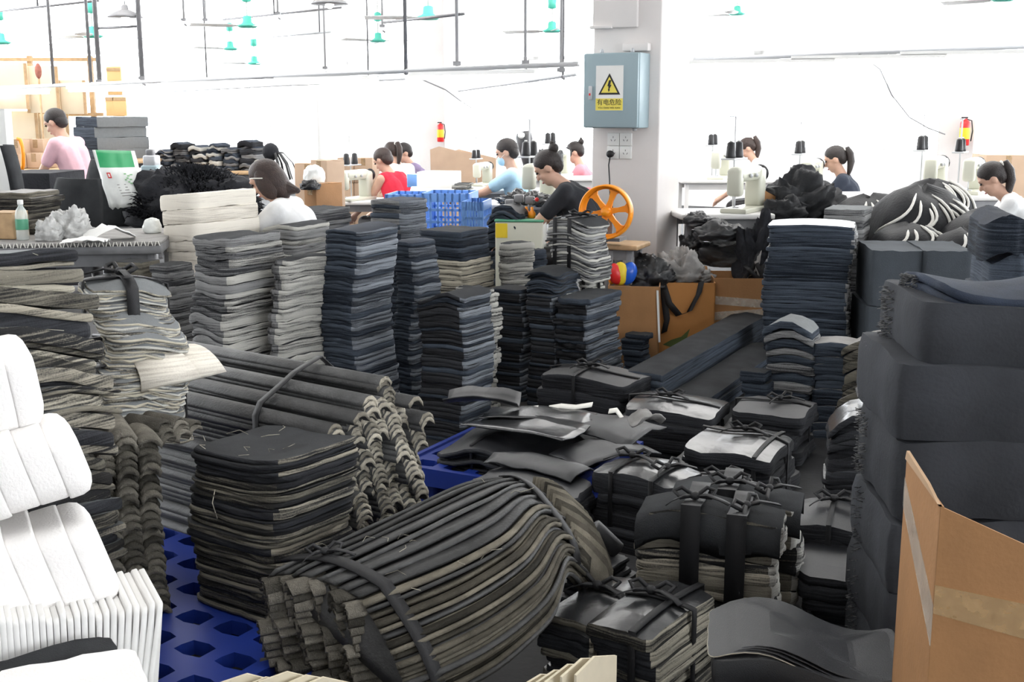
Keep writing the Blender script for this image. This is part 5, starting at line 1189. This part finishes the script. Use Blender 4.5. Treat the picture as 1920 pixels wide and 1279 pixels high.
stack('board_pile', 'pile of brownish grey cut boards on the carpet-topped table, left of the bottle', 'boards', -30, 50, 66, 362, 6.4, 14, n=8, top='cloth_grey', edge='e_brown', r=.01, z0=TH_, d=.3, jit=.01, jo=.015)
box_at('light wooden box in front of the brownish boards', -30, 22, 30, 400, 428, 6.15, 10, 'wood', None, False, d=.15, name='wooden_box', z0=TH_)
crumple('plastic_bag', 'crumpled clear plastic beside the bottle', 'bag', 88, 432, 6.1, .07, .07, .11, 'bag_grey', 1.9, .35, 2.6, z0=TH_)
crumple('plastic_bag', 'larger crumpled grey-white plastic sheet standing on the carpet-topped table', 'bag', 130, 430, 6.2, .10, .08, .16, 'bag_grey', 7.7, .35, 2.6, z0=TH_)
def crease(label, px, py, Y, W, D, rz, amp, seed, m='paper'):
    c = on(px, py, Y); b = MB(); n = 9; top, bot = [], []
    for j in range(n):
        for i in range(n):
            u, v = -1+2*i/(n-1), -1+2*j/(n-1); z = .012+amp*(1-abs(u+.2*v))*.9+.02*abs(nz(u*2+seed, v*2)); top.append((u*W/2, v*D/2, z)); bot.append((u*W/2, v*D/2, z-.003))
    f = lambda o, fl: [([o+j*n+i, o+j*n+i+1, o+(j+1)*n+i+1, o+(j+1)*n+i][::fl]) for j in range(n-1) for i in range(n-1)]
    b.add(top+bot, f(0, 1)+f(n*n, -1)); bd = [i for i in range(n)]+[(j+1)*n-1 for j in range(1, n)]+[n*(n-1)+i for i in range(n-2, -1, -1)]+[j*n for j in range(n-2, 0, -1)]
    b.add(top+bot, [[n*n+bd[q], n*n+bd[(q+1) % len(bd)], bd[(q+1) % len(bd)], bd[q]] for q in range(len(bd))])
    return tag(b.build('paper_sheet', m, None, c, (0, 0, R(rz))), label, 'paper', 'creased papers on the carpet-topped table')
crease('creased grey paper peaked like a tent on the carpet-topped table', 205, 436, 6.15, .26, .2, 20, .07, 3)
crease('flat creased paper at the near edge of the carpet-topped table', 160, 445, 5.98, .22, .14, 5, .015, 5)
crumple('plastic_bag', 'small round white bag at the back right of the carpet-topped table', 'bag', 283, 426, 6.5, .05, .05, .085, 'bag', 4.2, .1, z0=TH_)
zs = H*.62+.01
for lab, px, W, D, hh, m_ in (('pale yellow carton on the shelf under the worktable', 232, .075, .12, .08, 'cream_paper'), ('white packet on the shelf under the worktable', 264, .10, .1, .09, 'paper'), ('small red packet on the shelf under the worktable', 287, .03, .06, .09, 'red')):
    p = P(px, 485, 6.05); T = thing('packet', lab, 'packet', (p.x, p.y+.1, zs), R(9)); MB().box((0, 0, hh/2), (W, D, hh), None, 0, .006).build('body', m_, T); MB().box((0, -D/2-.001, hh*.5), (W*.7, .002, hh*.3)).build('band', 'cloth_grey', T)
stack('board_pile', 'low dark boards lying beneath the worktable', 'boards', 205, 270, 290, 492, 5.8, 20, n=4, top='felt', edge='e_brown', r=.01)
# chairs, counter, shelves
def office_chair(label, px, py, Y, rz, grp='black office chairs'):
    """px, py = top middle of the backrest"""
    c = P(px, py, Y); zt = c.z; T = thing('office_chair', label, 'chair', (c.x, c.y, 0), R(rz), grp); zb = zt-.42
    b = MB(); rings = []
    for j in range(9):
        z = zb+.42*j/8; w_ = .21*(1-.25*(j/8-.4)**2*2); x0 = -.06+.05*(j/8)**2-.04
        rings.append([V((x0-.03*cos(a)*0+.05*abs(q)**2+(0.0 if s else -.035), q*w_, z)) for s, q in [(0, -1+.25*k) for k in range(9)]+[(1, 1-.25*k) for k in range(9)] for a in (0,)])
    b.loft(rings, True, True).build('backrest', 'felt', T)
    MB().box((.16, 0, zb-.06), (.46, .44, .08), None, 0, .035).build('seat', 'felt', T)
    MB().box((-.06, 0, zb-.02), (.03, .07, .2), euler(0, -.15, 0)).build('back_bracket', 'black', T)
    MB().tube([(.16, 0, .08), (.16, 0, zb-.09)], .025, 10).build('pole', 'steel', T)
    for k in range(5):
        a = k*2*pi/5; lg = MB().cap((.16, 0, .09), (.16+.26*cos(a), .26*sin(a), .065), .022, .016, 8).build('leg', 'black', T)
        MB().lathe([(.01, -.012), (.026, -.01), (.026, .01), (.01, .012)], (.16+.26*cos(a), .26*sin(a), .027), 10, 0, Matrix.Rotation(pi/2, 3, 'X')).build('caster', 'black', lg)
    return T
office_chair('black office chair facing the shaggy heap, nearer of the two', 152, 334, 7.2, 62)
office_chair('black office chair with the green and white bag over its back', 212, 300, 7.75, 60)
office_chair('black chair back cut off by the left edge of the picture', 2, 272, 8.4, 200)
T = MB()
nx, ny = 14, 16; cs = [P(174, 281, 7.55), P(252, 283, 7.6), P(280, 380, 7.4), P(206, 388, 7.35)]
vs = []
for sd in (0, 1):
    for j in range(ny+1):
        for i in range(nx+1):
            u, v = i/nx, j/ny; p = cs[0].lerp(cs[1], u).lerp(cs[3].lerp(cs[2], u), v)
            p += V((0, -.05*sin(pi*u)*sin(pi*v)-.018*nz(u*5, v*4, 1)-(.012 if sd else 0), .0)); 
            if j == ny: p.z += -.02*abs(sin(i*1.7))+.0
            vs.append(p)
n1 = (nx+1)*(ny+1); fs, ms = [], []
for j in range(ny):
    for i in range(nx):
        a = j*(nx+1)+i; T.add([], []); fs.append([n1+a+nx+1, n1+a+nx+2, n1+a+1, n1+a]); fs.append([a, a+1, a+nx+2, a+nx+1])
bd = [i for i in range(nx+1)]+[(j+1)*(nx+1)-1 for j in range(1, ny+1)]+[ny*(nx+1)+i for i in range(nx-1, -1, -1)]+[j*(nx+1) for j in range(ny-1, 0, -1)]
for q in range(len(bd)): fs.append([bd[q], n1+bd[q], n1+bd[(q+1) % len(bd)], bd[(q+1) % len(bd)]])
cen = sum(cs, V())/4; T.add([V(p)-cen for p in vs], fs)
root = thing('plastic_bag', 'white shopping bag with a broad green top band hung over the black chair', 'bag', cen)
ob = T.build('bag_body', ['bag', 'bag_green'], root)
for p in ob.data.polygons:
    vv = [i for i in p.vertices]; jj = [(i % n1)//(nx+1) for i in vv]
    ii = [(i % n1) % (nx+1) for i in vv]
    if max(jj) <= 5 and min(ii) >= 1 and max(ii) <= nx-1: p.material_index = 1
def on_bag(u, v): return cs[0].lerp(cs[1], u).lerp(cs[3].lerp(cs[2], u), v)-cen+V((0, -.05*sin(pi*u)*sin(pi*v)-.018*nz(u*5, v*4, 1)-.016, 0))
def decal(u0, v0, u1, v1, m, nm): q = [on_bag(u0, v0), on_bag(u1, v0), on_bag(u1, v1), on_bag(u0, v1)]; MB().loft([[p+V((0, .003, 0)) for p in q], q], True, True, 0, True, False).build(nm, m, root)
decal(.24, .40, .34, .50, 'red', 'red_mark'); decal(.265, .42, .315, .48, 'bag', 'red_mark')
for u, v in ((.66, .42), (.72, .46), (.69, .5), (.75, .53), (.70, .57), (.78, .44), (.74, .60), (.64, .53)): decal(u, v, u+.05, v+.022, mat('pale_green_print', (.25, .5, .25), .5), 'leaf_print')
for k in range(5): decal(.40+.012*k, .62+.05*k, .62+.02*k, .632+.05*k, 'cloth_grey', 'grey_print')
box_at('black counter the man in pink leans on', -20, 92, 102, 326, 430, 9.2, 6, 'shag', None, False, z0=0, d=.6, name='counter')
box_at('white cabinet edge at the left edge of the picture, behind the black chair back', -20, 8, 12, 205, 320, 9.0, 10, 'paper', None, False, z0=0, name='cabinet')
table('shelf_table', 'low wooden bench behind the black counter, carrying brown cartons', 55, 318, 11.4, 1.0, .5, 0, 'wood')
for lab, a in (('upper left brown carton on the bench behind the counter', (14, 40, 44, 262, 290, 11.6, 12)), ('lower left brown carton on the bench behind the counter', (12, 44, 48, 290, 316, 11.55, 12)),
               ('right upper brown carton with tape on the bench behind the counter', (48, 80, 88, 262, 288, 11.7, 12)), ('right lower brown carton on the bench behind the counter', (46, 76, 84, 288, 316, 11.55, 12))):
    box_at(lab, *a, 'card_far', 'brown cartons on the bench', d=.3)
c = P(38, 262, 11.2); T = thing('hose', 'orange hose arching down in front of the bench cartons', 'hose', c)
MB().tube([(-.03, 0, .01), (.0, 0, .0), (.02, -.02, -.06), (.025, -.02, -.14), (.01, -.01, -.24), (-.01, 0, -.29)], .018, 8).build('hose_tube', 'orange', T); MB().lathe([(.01, 0), (.024, .005), (.024, .03), (.01, .035)], (-.01, 0, -.31), 8).build('fitting', 'steel', T)
table('work_table', 'workbench behind the man in pink, carrying the grey foam blocks', 190, 300, 12.0, .8, .6, -10, 'wood')
zf = P(190, 300, 12.0).z
stack('foam_stack', 'stack of four thick grey foam slabs behind the man in pink', 'foam', 126, 178, 242, 219, 12.0, 30, n=4, top='foam', edge='e_dark', redge='foam', r=.008, jit=.001, jo=.012, ins=.003, z0=zf, part='slab', tj=.08)  # left faces use the dark edge, their shade put into the colour
GBp = 'pale boards along the left wall'
for i, (x0, x1, y0, y1) in enumerate(((-20, 50, 118, 205), (53, 108, 124, 212), (112, 160, 150, 214), (-20, 70, 208, 290), (74, 128, 214, 290))):
    a, b_ = P(x0, y1, 12.9+.05*i), P(x1, y0, 12.9+.05*i); nm_ = ('first upper', 'second upper', 'third upper', 'first lower', 'second lower')[i]
    T = thing('wall_board', '%s pale board from the left, behind the man in pink' % nm_, 'board', ((a.x+b_.x)/2, a.y, a.z), 0, GBp); W, Hh = b_.x-a.x, b_.z-a.z
    MB().box((0, 0, Hh/2), (W, .025, Hh), None, 0, .004).build('sheet', 'beige', T)
    for k in (-1, 1): MB().box((k*(W/2-.015), -.014, Hh/2), (.03, .01, Hh)).build('edge_strip', 'wood', T)
    if i < 3: pass
# posts that carry the boards
T = thing('board_rack', 'wooden rack frame holding the pale boards along the left wall', 'rack', (P(60, 300, 13.1).x, 13.2, 0))
for x in (-.75, .02, .68): MB().box((x, 0, 1.05), (.05, .05, 2.1)).build('post', 'wood', T)
for z in (.75, 1.47, 2.06): MB().box((0, -.03, z), (1.6, .03, .04)).build('crossbar', 'wood', T)
for lab, x0, x1, y0, y1 in (('upper ochre plank standing behind the grey foam slabs', 203, 226, 125, 178), ('left lower ochre plank behind the grey foam slabs', 200, 213, 182, 218), ('right lower ochre plank behind the grey foam slabs', 214, 236, 182, 218)):
    a, b_ = P(x0, y1, 12.7), P(x1, y0, 12.7); T = thing('plank', lab, 'plank', ((a.x+b_.x)/2, a.y, a.z), 0, 'ochre planks'); MB().box((0, 0, (b_.z-a.z)/2), (b_.x-a.x, .03, b_.z-a.z), None, 0, .006).build('board', 'ochre', T); MB().box((0, -.017, (b_.z-a.z)*.9), (b_.x-a.x, .006, .03)).build('batten', 'wood', T)
c = P(73, 150, 12.6); T = thing('broom', 'broom with a reddish head standing upright by the pale boards', 'broom', (c.x, c.y, 0))
zt, zb_ = P(73, 118, 12.6).z, P(73, 148, 12.6).z
MB().tube([(0, 0, .0), (0, 0, zb_)], .011, 6).build('handle', 'wood', T); MB().ell((0, 0, (zt+zb_)/2), (.035, .03, (zt-zb_)/2)).build('brush', mat('reddish_bristle', (.42, .16, .12), .9, .2, 40), T)
c = P(281, 345, 9.0); T = thing('small_machine', 'small grey machine with a dark hasp, right of the shopping bag', 'machine', c, R(-10))
MB().box((0, .05, .07), (.13, .12, .14), None, 0, .012).build('housing', 'boxblue', T); MB().box((.0, .05, .17), (.10, .10, .09), None, 0, .012).build('upper_housing', 'zinc', T)
MB().box((.02, -.012, .09), (.012, .008, .05), None, 0, .002).build('hasp', 'black', T); MB().box((0, .04, .235), (.06, .05, .05), None, 0, .01).build('head', 'steel', T)
table('work_table', 'small wooden table under the small grey machine', 285, 348, 8.9, .4, .35, -5, 'wood')
# ---------------------------------------------------------------- fire extinguishers, rails, lamps and fans
def column_far(px, Y, W):
    c = P(px, 300, Y); o = MB().box((c.x, c.y+W/2, 2.12), (W, W, 4.24), RM, 0, .01).build('column', 'plaster'); o['kind'] = 'structure'
column_far(824, 16.2, .42)
def extinguisher(label, px, py, Y, H):
    c = P(px, py, Y); T = thing('fire_extinguisher', label, 'fire extinguisher', c, 0, 'fire extinguishers'); r = H*.17
    MB().lathe([(r*.85, 0), (r, .01), (r, H*.76), (r*.8, H*.84), (r*.3, H*.88), (r*.3, H*.92)], (0, 0, 0), 16).build('cylinder', 'red', T)
    MB().lathe([(r*1.01, H*.22), (r*1.015, H*.225), (r*1.015, H*.6), (r*1.01, H*.605)], (0, 0, 0), 16).build('label', 'yellow', T)
    MB().box((-r*.2, 0, H*.95), (r*1.3, .02, H*.05), None, 0, .005).build('handle', 'black', T)
    MB().tube([(r*.2, 0, H*.9), (r*1.2, -.01, H*.85), (r*1.45, -.02, H*.5), (r*1.2, -.02, H*.15)], r*.13, 6).build('hose', 'black', T)
    MB().box((0, r*1.05, H*.4), (.05, .03, H*.5)).build('bracket', 'steel', T)
    return T
extinguisher('red fire extinguisher on the far pale column left of the electric box', 826, 266, 16.07, .27)
extinguisher('red fire extinguisher on the far wall at the right', 1807, 273, 13.62, .33)
column_far(1807, 13.75, .40)
def rail(label, p, q, rods, r=.018, grp='hanging steel rails', tubes=(), top=4.25, cat='rail', m='steel'):
    """p, q = rail ends; rods = fractions where drop rods go up to the ceiling"""
    p, q = V(p), V(q); T = thing('hanging_rail', label, cat, p, 0, grp); d = q-p
    MB().tube([V((0, 0, 0)), d], r, 6).build('rail', m, T)
    for f in rods: b = d*f; MB().tube([b, V((b.x, b.y, top-p.z))], r*.8, 6).build('drop_rod', 'steel', T)
    for i, f in enumerate(tubes):
        a = p+d*f+V((0, 0, -.05)); u = d.normalized(); L = thing('tube_lamp', '%s %s' % (ORD[i], LAMPAT), 'lamp', a, atan2(u.y, u.x), 'tube lamps under the rails')
        MB().box((0, 0, .018), (1.2, .045, .03)).build('housing', 'paper', L); MB().tube([(-.58, 0, -.012), (.58, 0, -.012)], .014, 8).build('tube', 'lamp', L)
        for s in (-.5, .5): MB().tube([(s, 0, .03), (s, 0, .05)], .004, 4).build('hook', 'zinc', L)
ORD = ('first', 'second', 'third', 'fourth', 'fifth', 'sixth', 'seventh', 'eighth')
LAMPAT = 'tube lamp from the left under the long rail before the electric box'
rail('long low steel rail running from the left wall boards towards the electric box', P(-60, 167, 13.2), P(1085, 120, 8.4), (.205, .285, .80), .02, tubes=(.12, .31, .50, .69, .88), m='zinc')  # pale metal puts the wash-out by window glare into the colour
LAMPAT = 'tube lamp from the left under the right rail'
rail('long low steel rail right of the square column', P(1300, 112, 10.2), P(1990, 84, 9.2), (), .022, tubes=(.2, .5, .8), m='zinc')  # paled likewise, glare put into the rail's colour
for i, (px, y0, y1, Y) in enumerate(((187, 0, 156, 12.0), (267, 0, 150, 11.7), (345, -5, 40, 14.5), (385, -5, 40, 14.5), (610, -5, 130, 15), (717, 8, 52, 13.5), (857, -5, 124, 9.4), (985, 90, 122, 9.5), (1052, 100, 136, 9.2), (521, -4, 28, 14))):
    a, b_ = P(px, y1, Y), P(px, y0, Y); T = thing('drop_rod', '%s drop rod from the ceiling, counted from the left' % ('first', 'second', 'third', 'fourth', 'sixth', 'seventh', 'eighth', 'ninth', 'tenth', 'fifth')[i], 'rod', a, 0, 'drop rods')
    MB().tube([(0, 0, 0), (0, 0, 4.25-a.z)], .024 if i < 2 else .014, 6).build('rod', 'steel' if i < 2 else 'rod', T); MB().tube([(0, 0, -.03), (.03, 0, -.05)], .012, 6).build('hook', 'steel', T); MB().box((0, 0, .02), (.06, .06, .03)).build('clamp', 'steel', T)  # farther rods take the paler steel, coloured as washed out by glare
for lab, p, q, rods in (('high dark rail at the top left corner', P(-60, 27, 13), P(185, 1, 12.2), (.55, .98)), ('short high rail joining the first two drop rods', P(185, 53, 12.0), P(264, 49, 11.75), ()), ('high rail near the pale green fans in the middle', P(418, 37, 15), P(640, 14, 14), (.45,)),
                        ('faint rail below the first pale green fans', P(425, 76, 17), P(620, 60, 16), (.9,)), ('short rail crossing the eighth drop rod', P(720, 42, 10.2), P(870, 26, 9.4), ()), ('second low rail behind the long low rail', P(190, 178, 15.5), P(760, 148, 12.5), (.4, .9)),
                        ('short low rail at the left of the electric box', P(860, 170, 10.8), P(1080, 140, 9.6), (.9,))):
    rail(lab, p, q, rods, .013, m='zinc' if 'low' in lab or 'faint' in lab else 'steel')  # low and faint rails coloured pale for the glare
def fan(label, px, py, Y, s=1.):
    """px, py = underside of the motor"""
    c = P(px, py, Y); T = thing('ceiling_fan', label, 'fan', c, rnd.uniform(0, 2), 'green ceiling fans'); h = 4.25-c.z
    MB().lathe([(.02, 0), (.085*s, .005), (.11*s, .02), (.112*s, .03), (.07*s, .045), (.05*s, .06), (.045*s, .12), (.03*s, .13)], (0, 0, 0), 18).build('motor', 'fan', T)
    MB().tube([(0, 0, .12), (0, 0, h-.08)], .009, 6).build('down_rod', 'paper', T)
    MB().lathe([(.02, 0), (.05*s, .01), (.05*s, .10), (.03*s, .12)], (0, 0, min(.27, h-.13)), 12).build('canopy', 'fan', T)
    for k in range(3):
        a = k*2*pi/3; d, sd = V((cos(a), sin(a), 0)), V((-sin(a), cos(a), 0))
        MB().ribbon([d*.10*s+V((0, 0, .022)), d*.2*s+V((0, 0, .024)), d*.6*s+V((0, 0, .02))], [sd*.02+V((0, 0, .004)), sd*.055+V((0, 0, .012)), sd*.065+V((0, 0, .012))], .004).build('blade', 'paper', T)
for i, (px, py, Y) in enumerate(((2, 84, 14.0), (174, 72, 13.5), (464, 53, 13.0), (803, 38, 11.5), (709, 80, 16.0), (1035, 62, 14), (432, 95, 17.5), (477, 122, 18), (1382, 30, 16), (1880, 4, 12))):
    fan(('green fan cut by the left edge', 'green fan beside the first drop rod', 'green fan above the garment piles', 'largest green fan, left of the electric box', 'small pale green fan below the largest one', 'faint green fan nearest the electric box on its left',
         'faint green fan above the bob-haired woman', 'lowest faint green fan above the bob-haired woman', 'faint green fan right of the square column', 'green fan at the top right corner')[i], px, py, Y)
def dome_lamp(label, px, py, Y):
    c = P(px, py, Y); T = thing('pendant_lamp', label, 'lamp', c, 0, 'grey dome pendant lamps')
    MB().lathe([(.165, 0), (.17, .004), (.14, .03), (.08, .06), (.035, .075), (.03, .11), (.015, .125)], (0, 0, 0), 24).build('shade', 'steel', T)
    MB().ell((0, 0, .005), (.04, .04, .045)).build('bulb', 'lamp', T); MB().tube([(0, 0, .12), (0, 0, 4.25-c.z)], .005, 6).build('cord', 'black', T)
dome_lamp('grey dome pendant lamp at the top left, between the first two drop rods', 235, 33, 11.8)
dome_lamp('grey dome pendant lamp cut by the top edge of the picture', 618, 8, 11.0)
for lab, pts in (('thin cable sagging from the long rail towards the far column', [P(-60, 167, 13.2).lerp(P(1085, 120, 8.4), .80)-V((0, 0, .012)), P(835, 168, 9.5), P(862, 188, 10.2), P(885, 203, 10.6)]), ('long thin cable drooping from the right rail to a machine', [P(1300, 112, 10.2).lerp(P(1990, 84, 9.2), .48)-V((0, 0, .012)), P(1650, 130, 9.7), P(1672, 178, 9.7), P(1705, 220, 9.7), P(1740, 240, 9.7), P(1772, 252, 9.7)])):
    T = thing('cable', lab, 'cable', pts[0], 0, 'thin hanging cables'); MB().tube([p-pts[0] for p in pts], .005, 5).build('wire', 'steel', T); MB().ell((0, 0, 0), (.02, .02, .02)).build('junction', 'steel', T)
